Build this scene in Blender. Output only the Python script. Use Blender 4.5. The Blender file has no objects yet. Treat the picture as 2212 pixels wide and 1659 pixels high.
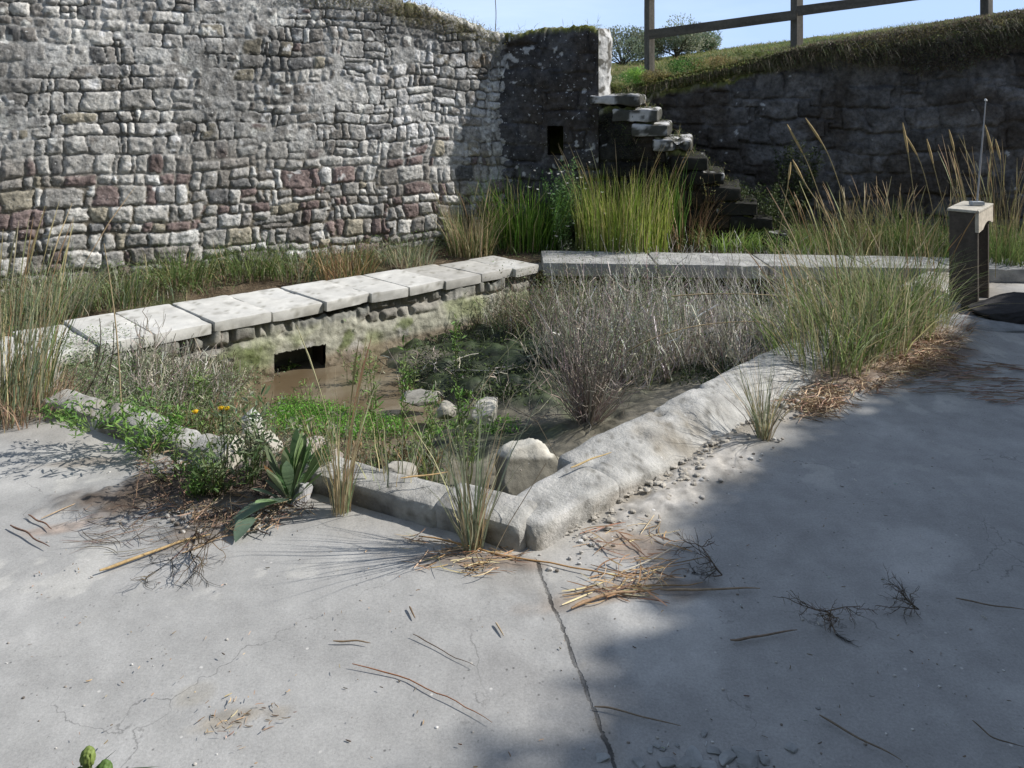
import bpy, math
import numpy as np
from math import radians, sin, cos, pi
SC = bpy.context.scene
COL = SC.collection
RNG = np.random.default_rng(7)
CAMH, HOR, F = 1.6, 200.0, 1650.0        # eye height, horizon row and focal length on a 2212-wide frame

def P(u, v, z=0.0):                       # frame point -> point on the level z
    Y = (CAMH - z) * F / (v - HOR)
    return np.array([(u - 1106) / F * Y, Y, z])
def PD(u, v, Y):                          # frame point -> point at distance Y
    return np.array([(u - 1106) / F * Y, Y, CAMH - (v - HOR) / F * Y])

# ------------------------------------------------------------------ noise
_T = np.random.default_rng(3).random(65536)
def vnoise(p, seed=0):
    p = np.asarray(p, float)
    if p.shape[-1] == 2: p = np.concatenate([p, np.zeros(p.shape[:-1] + (1,))], -1)
    i = np.floor(p).astype(np.int64); f = p - i; f = f * f * (3 - 2 * f)
    def h(a, b, c):
        k = (a * 73856093) ^ (b * 19349663) ^ (c * 83492791) ^ (seed * 2654435 + 77)
        k = (k ^ (k >> 13)) * 1274126177
        return _T[(k ^ (k >> 16)) & 65535]
    x, y, z = i[..., 0], i[..., 1], i[..., 2]; fx, fy, fz = f[..., 0], f[..., 1], f[..., 2]
    def L(a, b, t): return a + (b - a) * t
    r = L(L(L(h(x, y, z), h(x+1, y, z), fx), L(h(x, y+1, z), h(x+1, y+1, z), fx), fy),
          L(L(h(x, y, z+1), h(x+1, y, z+1), fx), L(h(x, y+1, z+1), h(x+1, y+1, z+1), fx), fy), fz)
    return r * 2 - 1
def fbm(p, sc=1.0, o=4, seed=0, g=.5):
    p = np.asarray(p, float) * sc; a = 1; s = 0; n = 0
    for k in range(o):
        s = s + a * vnoise(p * 2.03 ** k, seed + k); n += a; a *= g
    return s / n * 1.4
def sst(a, b, x):
    t = np.clip((x - a) / (b - a), 0, 1); return t * t * (3 - 2 * t)
def mix(a, b, t): return a + (b - a) * t
def vec(*a): return np.array(a, float)

# ------------------------------------------------------------------ mesh accumulator
class MB:
    def __init__(s): s.v = []; s.q = []; s.t = []; s.c = []; s.n = 0
    def add(s, v, q=None, t=None, c=(.5, .5, .5)):
        v = np.asarray(v, float).reshape(-1, 3); c = np.asarray(c, float)
        if c.ndim == 1: c = np.tile(c, (len(v), 1))
        s.v.append(v); s.c.append(c.reshape(-1, 3))
        if q is not None and len(q): s.q.append(np.asarray(q, np.int64).reshape(-1, 4) + s.n)
        if t is not None and len(t): s.t.append(np.asarray(t, np.int64).reshape(-1, 3) + s.n)
        s.n += len(v); return s
    def build(s, name, mat, parent=None, smooth=True, origin=None):
        v = np.concatenate(s.v); c = np.concatenate(s.c)
        if origin is None: origin = np.zeros(3)
        v = v - origin
        q = np.concatenate(s.q) if s.q else np.zeros((0, 4), np.int64)
        t = np.concatenate(s.t) if s.t else np.zeros((0, 3), np.int64)
        me = bpy.data.meshes.new(name)
        me.vertices.add(len(v)); me.vertices.foreach_set('co', v.astype(np.float32).ravel())
        nl = q.size + t.size
        me.loops.add(nl); me.loops.foreach_set('vertex_index', np.concatenate([q.ravel(), t.ravel()]).astype(np.int32))
        me.polygons.add(len(q) + len(t))
        ls = np.concatenate([np.arange(len(q)) * 4, q.size + np.arange(len(t)) * 3]).astype(np.int32)
        me.polygons.foreach_set('loop_start', ls)
        me.polygons.foreach_set('use_smooth', np.full(len(ls), smooth))
        me.update(calc_edges=True); me.validate()
        a = me.attributes.new('col', 'FLOAT_COLOR', 'POINT')
        if len(me.vertices) == len(c):
            a.data.foreach_set('color', np.concatenate([np.clip(c, 0, 1), np.ones((len(c), 1))], 1).astype(np.float32).ravel())
        me.materials.append(mat)
        o = bpy.data.objects.new(name, me); COL.objects.link(o); o.location = origin
        if parent is not None: o.parent = parent; o.location = vec(*origin) - vec(*parent.location)
        return o
def tag(o, label=None, cat=None, group=None, kind=None):
    if label: o['label'] = label
    if cat: o['category'] = cat
    if group: o['group'] = group
    if kind: o['kind'] = kind
    return o
def empty(name, loc, label, cat, group=None):
    o = bpy.data.objects.new(name, None); COL.objects.link(o); o.location = loc
    o.empty_display_size = .1
    return tag(o, label, cat, group)

def gridq(nu, nv, off=0):
    i = np.arange(nu - 1)[:, None] * nv + np.arange(nv - 1)[None, :]
    return (np.stack([i, i + nv, i + nv + 1, i + 1], -1).reshape(-1, 4)) + off

# ------------------------------------------------------------------ materials
def nt(m):
    m.use_nodes = True; t = m.node_tree; t.nodes.clear(); return t
def N(t, ty, **k):
    n = t.nodes.new(ty)
    for a, b in k.items():
        if a == 'i':
            for x, y in b.items(): n.inputs[x].default_value = y
        else: setattr(n, a, b)
    return n
def mat_col(name, rough=.9, bump=.4, bscale=60, var=.35, vscale=25, spec=.25, flecks=0, fleck_scale=30, dist=.01, trans=0, fleckcol=(.6, .6, .58, 1), detail=8):
    m = bpy.data.materials.new(name); t = nt(m)
    out = N(t, 'ShaderNodeOutputMaterial'); b = N(t, 'ShaderNodeBsdfPrincipled')
    b.inputs['Roughness'].default_value = rough; b.inputs['Specular IOR Level'].default_value = spec
    at = N(t, 'ShaderNodeAttribute', attribute_name='col'); col = at.outputs['Color']
    g = N(t, 'ShaderNodeNewGeometry'); pos = g.outputs['Position']
    L = t.links.new
    if var:
        n = N(t, 'ShaderNodeTexNoise'); n.inputs['Scale'].default_value = vscale; n.inputs['Detail'].default_value = detail; n.inputs['Roughness'].default_value = .7
        L(pos, n.inputs['Vector'])
        mr = N(t, 'ShaderNodeMapRange'); mr.inputs['From Min'].default_value = .3; mr.inputs['From Max'].default_value = .7
        mr.inputs['To Min'].default_value = 1 - var; mr.inputs['To Max'].default_value = 1 + var; L(n.outputs['Fac'], mr.inputs['Value'])
        vm = N(t, 'ShaderNodeVectorMath', operation='SCALE'); L(col, vm.inputs[0]); L(mr.outputs[0], vm.inputs['Scale']); col = vm.outputs[0]
    if flecks:
        n2 = N(t, 'ShaderNodeTexNoise'); n2.inputs['Scale'].default_value = fleck_scale; n2.inputs['Detail'].default_value = 5; L(pos, n2.inputs['Vector'])
        r = N(t, 'ShaderNodeMapRange'); r.inputs['From Min'].default_value = 1 - flecks; r.inputs['From Max'].default_value = 1 - flecks + .05; L(n2.outputs['Fac'], r.inputs['Value'])
        mx = N(t, 'ShaderNodeMix', data_type='RGBA'); L(r.outputs[0], mx.inputs['Factor']); L(col, mx.inputs['A']); mx.inputs['B'].default_value = fleckcol; col = mx.outputs['Result']
    L(col, b.inputs['Base Color'])
    if bump:
        n3 = N(t, 'ShaderNodeTexNoise'); n3.inputs['Scale'].default_value = bscale; n3.inputs['Detail'].default_value = 8; n3.inputs['Roughness'].default_value = .65; L(pos, n3.inputs['Vector'])
        bp = N(t, 'ShaderNodeBump'); bp.inputs['Strength'].default_value = bump; bp.inputs['Distance'].default_value = dist; L(n3.outputs['Fac'], bp.inputs['Height']); L(bp.outputs[0], b.inputs['Normal'])
    if trans:
        tr = N(t, 'ShaderNodeBsdfTranslucent'); L(col, tr.inputs['Color']); ms = N(t, 'ShaderNodeMixShader'); ms.inputs[0].default_value = trans
        L(b.outputs[0], ms.inputs[1]); L(tr.outputs[0], ms.inputs[2]); L(ms.outputs[0], out.inputs[0])
    else: L(b.outputs[0], out.inputs[0])
    return m
M_rubble = mat_col('rubble', .92, .75, 60, .55, 34, .2, .33, 45, .014, fleckcol=(.62, .62, .6, 1))
M_dark = mat_col('dark_rubble', .95, .9, 45, .5, 22, .12, 0, 38, .015)
M_ret = mat_col('lichened_rubble', .95, .9, 45, .5, 22, .12, .35, 34, .015, fleckcol=(.5, .51, .52, 1))
M_coping = mat_col('limestone', .85, .35, 60, .14, 9, .3, 0, 30, .004)
M_kerb = mat_col('weathered_concrete', .92, .9, 55, .34, 9, .2, .30, 26, .010, fleckcol=(.5, .5, .48, 1))
M_rock = mat_col('rock', .9, .6, 60, .25, 18, .2, 0, 30, .006)
M_soil = mat_col('soil', .97, 1, 70, .55, 45, .1, .35, 70, .02, fleckcol=(.34, .29, .22, 1))
M_mud = mat_col('mud', .55, .6, 35, .3, 12, .4, 0, 30, .008)
M_plaster = mat_col('lime_plaster', .9, .7, 40, .35, 16, .2, 0, 30, .01)
M_veg = mat_col('leaf', .55, 0, 1, .18, 40, .3, trans=.35)
M_dry = mat_col('dry_stem', .7, 0, 1, .22, 40, .25, trans=.1)
M_bark = mat_col('bark', .85, .5, 80, .3, 60, .2, dist=.003)
M_wood = mat_col('weathered_wood', .8, .6, 60, .3, 30, .25, dist=.003)
M_metal = mat_col('dull_metal', .45, .1, 60, .1, 30, .5)
M_terr = mat_col('terrain', .95, .8, 20, .4, 6, .1, dist=.03)

def mat_water():
    m = bpy.data.materials.new('muddy_water'); t = nt(m); L = t.links.new
    out = N(t, 'ShaderNodeOutputMaterial'); b = N(t, 'ShaderNodeBsdfPrincipled')
    g = N(t, 'ShaderNodeNewGeometry')
    n = N(t, 'ShaderNodeTexNoise'); n.inputs['Scale'].default_value = 3; n.inputs['Detail'].default_value = 6; L(g.outputs['Position'], n.inputs['Vector'])
    r = N(t, 'ShaderNodeValToRGB'); L(n.outputs['Fac'], r.inputs[0])
    r.color_ramp.elements[0].color = (.125, .092, .055, 1); r.color_ramp.elements[1].color = (.19, .16, .115, 1)
    r.color_ramp.elements[0].position = .35; r.color_ramp.elements[1].position = .65
    L(r.outputs[0], b.inputs['Base Color']); b.inputs['Roughness'].default_value = .06; b.inputs['Specular IOR Level'].default_value = .4
    n3 = N(t, 'ShaderNodeTexNoise'); n3.inputs['Scale'].default_value = 9; L(g.outputs['Position'], n3.inputs['Vector'])
    bp = N(t, 'ShaderNodeBump'); bp.inputs['Strength'].default_value = .08; bp.inputs['Distance'].default_value = .01; L(n3.outputs['Fac'], bp.inputs['Height']); L(bp.outputs[0], b.inputs['Normal'])
    L(b.outputs[0], out.inputs[0]); return m
M_water = mat_water()

def mat_pave():
    m = bpy.data.materials.new('concrete_paving'); t = nt(m); L = t.links.new
    out = N(t, 'ShaderNodeOutputMaterial'); b = N(t, 'ShaderNodeBsdfPrincipled')
    b.inputs['Roughness'].default_value = .82; b.inputs['Specular IOR Level'].default_value = .25
    g = N(t, 'ShaderNodeNewGeometry'); pos = g.outputs['Position']; at = N(t, 'ShaderNodeAttribute', attribute_name='col')
    def noise(sc, d=8, r=.6, vec_=None):
        n = N(t, 'ShaderNodeTexNoise'); n.inputs['Scale'].default_value = sc; n.inputs['Detail'].default_value = d; n.inputs['Roughness'].default_value = r
        L(vec_ or pos, n.inputs['Vector']); return n.outputs['Fac']
    def rng(x, a, b_, c, d):
        r = N(t, 'ShaderNodeMapRange'); r.inputs['From Min'].default_value = a; r.inputs['From Max'].default_value = b_
        r.inputs['To Min'].default_value = c; r.inputs['To Max'].default_value = d; L(x, r.inputs['Value']); return r.outputs[0]
    def mul(a, b_):
        n = N(t, 'ShaderNodeMath', operation='MULTIPLY'); L(a, n.inputs[0]); L(b_, n.inputs[1]); return n.outputs[0]
    f = mul(mul(rng(noise(1.4), .3, .7, .95, 1.05), rng(noise(11), .3, .7, .89, 1.11)), rng(noise(130, 3, .8), .3, .7, .84, 1.16))
    # pits and dark specks, pale specks
    v = N(t, 'ShaderNodeTexVoronoi'); v.inputs['Scale'].default_value = 26; v.inputs['Randomness'].default_value = 1; L(pos, v.inputs['Vector'])
    sp = rng(v.outputs['Distance'], .05, .12, .45, 1)
    gate = rng(noise(4.5, 4), .50, .56, 1, 0)
    mxg = N(t, 'ShaderNodeMix', data_type='FLOAT'); L(gate, mxg.inputs['Factor']); L(sp, mxg.inputs['A']); mxg.inputs['B'].default_value = 1
    f = mul(f, mxg.outputs['Result'])
    mpp = N(t, 'ShaderNodeMapping'); mpp.inputs['Scale'].default_value = (1, 3.2, 1); mpp.inputs['Rotation'].default_value = (0, 0, .5); L(pos, mpp.inputs[0])
    f = mul(f, rng(noise(20, 7, .8, mpp.outputs[0]), .62, .72, 1, .55))
    f = mul(f, rng(noise(55, 5, .7), .62, .72, 1, .6)); f = mul(f, rng(noise(2.6, 10, .75), .35, .75, 1.06, .90))
    ve = N(t, 'ShaderNodeTexVoronoi', feature='DISTANCE_TO_EDGE'); ve.inputs['Scale'].default_value = 1.1; wn = N(t, 'ShaderNodeVectorMath', operation='ADD'); wc = N(t, 'ShaderNodeTexNoise'); wc.inputs['Scale'].default_value = 5; wc.inputs['Detail'].default_value = 6; L(pos, wc.inputs['Vector'])
    ws = N(t, 'ShaderNodeVectorMath', operation='SCALE'); ws.inputs['Scale'].default_value = .35; L(wc.outputs['Color'], ws.inputs[0]); L(pos, wn.inputs[0]); L(ws.outputs[0], wn.inputs[1]); L(wn.outputs[0], ve.inputs['Vector'])
    ck = rng(ve.outputs['Distance'], .0, .0035, .55, 1); cg = N(t, 'ShaderNodeMix', data_type='FLOAT'); L(rng(noise(1.7, 3), .5, .56, 0, 1), cg.inputs['Factor']); cg.inputs['A'].default_value = 1; L(ck, cg.inputs['B']); f = mul(f, cg.outputs['Result'])
    sp_ = N(t, 'ShaderNodeSeparateXYZ'); L(pos, sp_.inputs[0])
    def mth(op, a, b_=None, c_=None):
        n = N(t, 'ShaderNodeMath', operation=op)
        for i_, x in enumerate((a, b_, c_)):
            if x is None: continue
            if isinstance(x, (int, float)): n.inputs[i_].default_value = x
            else: L(x, n.inputs[i_])
        return n.outputs[0]
    jx = mth('ADD', sp_.outputs[0], mth('MULTIPLY_ADD', sp_.outputs[1], .21, -.09 - .21 * 2.56)); jx = mth('ADD', jx, mth('MULTIPLY_ADD', noise(9, 5), .03, -.015))
    jd = mth('SUBTRACT', mth('ABSOLUTE', jx), mth('MULTIPLY_ADD', noise(22, 5, .8), .032, -.0115)); jm = mul(rng(jd, -.001, .0015, 1, 0), rng(sp_.outputs[1], 2.58, 2.62, 1, 0))
    f = mul(f, rng(mul(jm, rng(noise(7, 4), .35, .6, .45, 1)), 0, 1, 1, .22))
    vm = N(t, 'ShaderNodeVectorMath', operation='SCALE'); L(at.outputs['Color'], vm.inputs[0]); L(f, vm.inputs['Scale'])
    v2 = N(t, 'ShaderNodeTexVoronoi'); v2.inputs['Scale'].default_value = 17; L(pos, v2.inputs['Vector'])
    ps = rng(v2.outputs['Distance'], .05, .09, 1, 0)
    pg = mul(ps, rng(noise(6, 3), .55, .6, 0, 1))
    mx = N(t, 'ShaderNodeMix', data_type='RGBA'); L(pg, mx.inputs['Factor']); L(vm.outputs[0], mx.inputs['A']); mx.inputs['B'].default_value = (.52, .51, .49, 1)
    L(mx.outputs['Result'], b.inputs['Base Color'])
    bp = N(t, 'ShaderNodeBump'); bp.inputs['Strength'].default_value = .3; bp.inputs['Distance'].default_value = .004
    ad = N(t, 'ShaderNodeMath', operation='ADD'); L(noise(40), ad.inputs[0]); L(mul(sp, rng(noise(4.5, 4), 0, 1, .5, .5)), ad.inputs[1]); L(ad.outputs[0], bp.inputs['Height'])
    bp2 = N(t, 'ShaderNodeBump'); bp2.inputs['Strength'].default_value = .14; bp2.inputs['Distance'].default_value = .003; L(noise(220, 4), bp2.inputs['Height']); L(bp.outputs[0], bp2.inputs['Normal'])
    bp3 = N(t, 'ShaderNodeBump', invert=True); bp3.inputs['Strength'].default_value = .8; bp3.inputs['Distance'].default_value = .01; L(jm, bp3.inputs['Height']); L(bp2.outputs[0], bp3.inputs['Normal']); L(bp3.outputs[0], b.inputs['Normal']); L(b.outputs[0], out.inputs[0]); return m
M_pave = mat_pave()

# ------------------------------------------------------------------ world, sun, camera
AZ, EL = radians(6), radians(38)
w = bpy.data.worlds.new('World'); SC.world = w; w.use_nodes = True; t = w.node_tree; t.nodes.clear(); L = t.links.new
wo = N(t, 'ShaderNodeOutputWorld'); bg = N(t, 'ShaderNodeBackground'); bg.inputs[1].default_value = .068
sky = N(t, 'ShaderNodeTexSky', sky_type='NISHITA'); sky.sun_disc = False; sky.sun_elevation = EL; sky.sun_rotation = pi / 2 - AZ
sky.air_density = 1.1; sky.dust_density = .6; sky.ozone_density = 2.0
tc = N(t, 'ShaderNodeTexCoord')
va = N(t, 'ShaderNodeVectorMath', operation='ADD'); L(tc.outputs['Generated'], va.inputs[0]); va.inputs[1].default_value = (0, 0, .05)
vn = N(t, 'ShaderNodeVectorMath', operation='NORMALIZE'); L(va.outputs[0], vn.inputs[0]); L(vn.outputs[0], sky.inputs['Vector'])
mp = N(t, 'ShaderNodeMapping'); mp.inputs['Scale'].default_value = (1.2, 1.2, 7); mp.inputs['Location'].default_value = (.4, .1, .3); L(tc.outputs['Generated'], mp.inputs[0])
cn = N(t, 'ShaderNodeTexNoise'); cn.inputs['Scale'].default_value = 1.6; cn.inputs['Detail'].default_value = 6; cn.inputs['Roughness'].default_value = .55; L(mp.outputs[0], cn.inputs['Vector'])
cr = N(t, 'ShaderNodeMapRange'); cr.inputs['From Min'].default_value = .40; cr.inputs['From Max'].default_value = .75; cr.inputs['To Min'].default_value = .12; cr.inputs['To Max'].default_value = .75; L(cn.outputs['Fac'], cr.inputs['Value'])
cm = N(t, 'ShaderNodeMix', data_type='RGBA'); L(cr.outputs[0], cm.inputs['Factor']); L(sky.outputs[0], cm.inputs['A']); cm.inputs['B'].default_value = (8.5, 9.6, 11.5, 1)
cm.inputs['B'].default_value = (10.5, 12.5, 16, 1)
sx = N(t, 'ShaderNodeSeparateXYZ'); L(tc.outputs['Generated'], sx.inputs[0])
hz = N(t, 'ShaderNodeMapRange'); hz.inputs['From Min'].default_value = .10; hz.inputs['From Max'].default_value = .38; hz.inputs['To Min'].default_value = .92; hz.inputs['To Max'].default_value = 0; L(sx.outputs[2], hz.inputs['Value'])
hm = N(t, 'ShaderNodeMix', data_type='RGBA'); L(hz.outputs[0], hm.inputs['Factor']); L(sky.outputs[0], hm.inputs['A']); hm.inputs['B'].default_value = (6.6, 9.4, 14.5, 1)
L(hm.outputs['Result'], cm.inputs['A']); L(cm.outputs['Result'], bg.inputs[0]); L(bg.outputs[0], wo.inputs[0])
sl = bpy.data.lights.new('sun', 'SUN'); sl.energy = 5.0; sl.angle = radians(.6); sl.color = (1, .955, .89)
so = bpy.data.objects.new('sun', sl); COL.objects.link(so)
from mathutils import Vector
SUN = Vector((cos(EL) * cos(AZ), cos(EL) * sin(AZ), sin(EL)))
so.rotation_euler = SUN.to_track_quat('Z', 'Y').to_euler(); so.location = (8, 2, 8)
cd = bpy.data.cameras.new('camera'); cam = bpy.data.objects.new('camera', cd); COL.objects.link(cam)
cam.location = (0, 0, CAMH); cam.rotation_euler = (pi / 2, 0, 0)
cd.sensor_width = 36; cd.lens = 36 * F / 2212; cd.shift_y = -(829.5 - HOR) / 2212; cd.clip_end = 3000; cd.clip_start = .05
SC.camera = cam
SC.view_settings.view_transform = 'Standard'; SC.view_settings.look = 'None'; SC.view_settings.exposure = .24; SC.view_settings.gamma = 1

# ------------------------------------------------------------------ plan
A = vec(.07, 2.63); B = vec(-2.55, 3.83); Cc = vec(-3.12, 4.98); D = vec(.42, 7.22); E = vec(4.35, 6.85)
OUT = np.array([A, E, D, Cc, B])
IN = np.array([vec(0, 2.86), vec(3.75, 6.5), vec(.5, 6.62), vec(-2.78, 4.33), vec(-2.4, 3.98)])
def inside(px, py, poly, off=0.0):         # signed: >0 inside for convex CCW polygon, returns distance to nearest edge
    d = np.full(np.shape(px), 1e9)
    for k in range(len(poly)):
        a = poly[k]; b = poly[(k + 1) % len(poly)]; e = (b - a) / np.linalg.norm(b - a)
        d = np.minimum(d, e[0] * (py - a[1]) - e[1] * (px - a[0]))
    return d - off
# wall corner and directions
WC = vec(-.07, 7.9); AL = radians(30); LD = vec(-cos(AL), -sin(AL)); GA = radians(-8); RD = vec(cos(GA), sin(GA))
def turf_z(x):
    return np.interp(x, [-20, 1.2, 1.75, 2.5, 3.4, 4.5, 5.8, 8, 20], [1.58, 1.60, 1.74, 1.9, 2.12, 2.30, 2.52, 2.66, 2.8])

# ------------------------------------------------------------------ terrain
def axis(lo, hi, fine0, fine1, df, grow=1.25):
    a = list(np.arange(fine0, fine1, df)); s = df; x = a[-1]
    while x < hi: s *= grow; x += s; a.append(x)
    s = df; x = a[0]; pre = []
    while x > lo: s *= grow; x -= s; pre.append(x)
    return np.array(pre[::-1] + a)
def terrain():
    xs = axis(-700, 700, -7, 9, .12); ys = axis(-700, 1200, 4, 13, .12)
    X, Y = np.meshgrid(xs, ys, indexing='ij')
    line = np.where(X < WC[0], WC[1] + .42 + (X - WC[0]) * math.tan(AL), np.where(X < 1.05, WC[1] + .3, 8.95))
    up = (Y > line) & (X > -9) & (X < 14)
    far = sst(14, 30, np.abs(X - 3)) 
    zu = turf_z(X) + (Y - 9) * np.where(X < 1.9, .042, .022 + .02 * (1 - sst(1.9, 3.2, X)))
    zu = np.minimum(zu, turf_z(X) + 1.2)
    p = np.stack([X, Y], -1)
    zu = zu + .05 * fbm(p, .9, 4, 5) + .02 * fbm(p, 5, 3, 9)
    low = np.where((X > -9) & (X < 9) & (Y > 0) & (Y < 9.6), -.95, -.03)
    zu = np.where(Y > 11, zu, zu)
    Z = np.where((Y > line), zu, low)
    n = fbm(p, 1.5, 5, 2)[..., None]; n2 = fbm(p, .5, 4, 12)[..., None]
    c = mix(vec(.10, .115, .035), vec(.15, .13, .06), sst(-.4, .5, n)); c = mix(c, vec(.055, .085, .025), sst(.1, .6, n2))
    MB().add(np.stack([X, Y, Z], -1), gridq(len(xs), len(ys)), c=c.reshape(-1, 3)).build('terrain', M_terr)['kind'] = 'structure'
terrain()
def upz(x, y):
    return turf_z(x) + (y - 9) * np.where(x < 1.9, .042, .022 + .02 * (1 - sst(1.9, 3.2, x)))

# ------------------------------------------------------------------ pavement
JW = .6
def crackx(y): return .09 + (2.56 - y) * .21 + .004 * np.sin(y * 17) + .003 * np.sin(y * 41 + 1)
def pavement():
    xs = axis(-10, 12, -2.6, 3.4, .0125); ys = axis(-6, 9.5, 1.5, 4.2, .0125, 1.12)
    X, Y = np.meshgrid(xs, ys, indexing='ij'); p = np.stack([X, Y], -1)
    Z = .003 * fbm(p, .8, 3, 1) + .0006 * fbm(p, 12, 3, 4)
    c = np.tile(vec(.335, .333, .325), X.shape + (1,)) * (1 + .10 * fbm(p, 1.1, 4, 30)[..., None])
    # old trowel marks and pale worn patches
    st = fbm(np.stack([X * 1.2 - Y * .5, Y * 9 + X * 3], -1), 1, 4, 31)[..., None]
    c = c * (1 + .05 * st)
    pale = sst(.25, .7, fbm(p, 2.2, 5, 33)); c = mix(c, vec(.47, .465, .45), .6 * pale[..., None]); dk_ = sst(.3, .75, fbm(p, 1.7, 6, 36)); c = mix(c, vec(.25, .245, .24), .4 * dk_[..., None]); pl2 = sst(.35, .5, fbm(p, 7, 6, 37)) * sst(.0, .4, fbm(p, 1.2, 3, 38)); c = mix(c, vec(.50, .49, .46), .5 * pl2[..., None])
    # joint
    d = np.abs(X - crackx(Y)) + .006 * fbm(p, 30, 2, 8); on = (Y < 2.62) & (Y > -3)
    wj = .005 + .003 * sst(2.1, 1.7, Y) + .004 * np.clip(fbm(np.stack([Y * 0, Y], -1), 5, 3, 2), 0, 1)
    m = sst(1.0, .25, d / wj) * on
    Z = Z - .003 * m
    m2 = sst(.05, .0, d) * on * sst(-.1, .5, fbm(p, 14, 4, 3)); c = mix(c, vec(.26, .235, .20), (.5 * m2)[..., None])
    # earth and litter stain alongside the kerb, left dirt patch, right debris
    din = inside(X, Y, OUT); near = sst(-.30, -.02, din + .10 * fbm(p, 5, 4, 6)) 
    east = sst(.1, .6, X); near = near * (.35 + .65 * east)
    c = mix(c, vec(.29, .255, .20), (near * .75)[..., None]); Z = Z + near * .008 * np.clip(.5 + fbm(p, 14, 4, 7), 0, 1.4) * (X > -2.4)
    def blob(cx, cy, rx, ry, rot=0.0, s=11):
        a = cos(rot); b = sin(rot); dx = X - cx; dy = Y - cy
        r = np.hypot((dx * a + dy * b) / rx, (-dx * b + dy * a) / ry) + .45 * fbm(p, 6, 4, s)
        return sst(1.1, .5, r)
    for (u, v, rx, ry, rt, colr, st_, z) in ((480, 1050, .55, .19, .35, (.085, .062, .045), .95, .02), (420, 1160, .2, .12, .9, (.14, .11, .085), .7, .008),
            (100, 900, .3, .07, 0, (.20, .165, .115), .9, .02), (160, 1000, .2, .05, .2, (.20, .16, .12), .5, 0), (130, 1140, .13, .05, .4, (.33, .25, .2), .6, 0),
            (1380, 1180, .17, .11, -.5, (.24, .17, .115), .65, .006), (1330, 1280, .28, .06, .3, (.22, .16, .11), .5, 0), (1500, 1270, .1, .05, .3, (.11, .085, .065), .6, .0),
            (1020, 1215, .28, .045, -.1, (.17, .13, .1), .75, .006), (1850, 800, .5, .18, .75, (.20, .14, .10), .85, .02), (2050, 760, .6, .14, .9, (.15, .10, .075), .7, .01),
            (1500, 1040, .5, .13, .78, (.39, .37, .34), .8, .008), (1380, 1110, .3, .1, .7, (.40, .38, .35), .8, .006), (510, 1550, .11, .04, .3, (.25, .21, .15), .5, 0),
            (600, 1540, .05, .03, .3, (.25, .21, .15), .4, 0), (420, 1500, .06, .05, .3, (.26, .23, .17), .3, 0), (2130, 650, .5, .3, .2, (.17, .15, .13), .5, .015)):
        q = P(u, v); b_ = blob(q[0], q[1], rx, ry, rt); c = mix(c, vec(*colr) * (1 + .5 * fbm(p, 35, 3, 21)[..., None]), (b_ * st_)[..., None])
        Z = Z + z * b_ * (1 + .5 * fbm(p, 22, 3, 9) + .45 * np.abs(fbm(p, 48, 3, 19)))
    q = gridq(len(xs), len(ys)); cx = (X[:-1, :-1] + X[1:, 1:]) / 2; cy = (Y[:-1, :-1] + Y[1:, 1:]) / 2
    keep = (inside(cx, cy, OUT) < .12).ravel() & ~((cx > 9) & (cy > 9)).ravel()
    ob = MB().add(np.stack([X, Y, Z], -1), q[keep], c=np.clip(c, .03, .7).reshape(-1, 3)).build('pavement', M_pave); ob['kind'] = 'structure'
pavement()

# ------------------------------------------------------------------ soil strips beyond the rim
def soil_h(X, Y):
    p = np.stack([X, Y], -1)
    e = (D - Cc) / np.linalg.norm(D - Cc); dl = -(e[0] * (Y - Cc[1]) - e[1] * (X - Cc[0]))   # >0 beyond left rim ... sign fixed below
    dl = -dl
    back = Y - np.interp(X, [.42, 4.35, 9], [7.22, 6.85, 6.6])
    d = np.where(X < .42, dl, np.maximum(back, -1))
    lim = sst(-.02, .10, d)
    return lim * (.045 + .07 * sst(0, .8, d) + .03 * fbm(p, 3, 4, 14)) - .02 + .02 * fbm(p, 18, 3, 15) * lim
def soil():
    xs = np.arange(-7, 9.4, .04); ys = np.arange(4.0, 9.0, .04)
    X, Y = np.meshgrid(xs, ys, indexing='ij'); p = np.stack([X, Y], -1); Z = soil_h(X, Y)
    n = fbm(p, 4, 5, 16)[..., None]
    c = mix(vec(.10, .075, .05), vec(.16, .125, .085), sst(-.4, .4, n)); c = mix(c, vec(.05, .075, .025), .7 * sst(0, .5, fbm(p, 2.3, 4, 18))[..., None])
    cx = (X[:-1, :-1] + X[1:, 1:]) / 2; cy = (Y[:-1, :-1] + Y[1:, 1:]) / 2; zz = (Z[:-1, :-1] + Z[1:, 1:]) / 2
    keep = ((zz > -.02) & (inside(cx, cy, OUT) < .1)).ravel()
    MB().add(np.stack([X, Y, Z], -1), gridq(len(xs), len(ys))[keep], c=c.reshape(-1, 3)).build('earth_strip', M_soil)['kind'] = 'structure'
soil()

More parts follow.
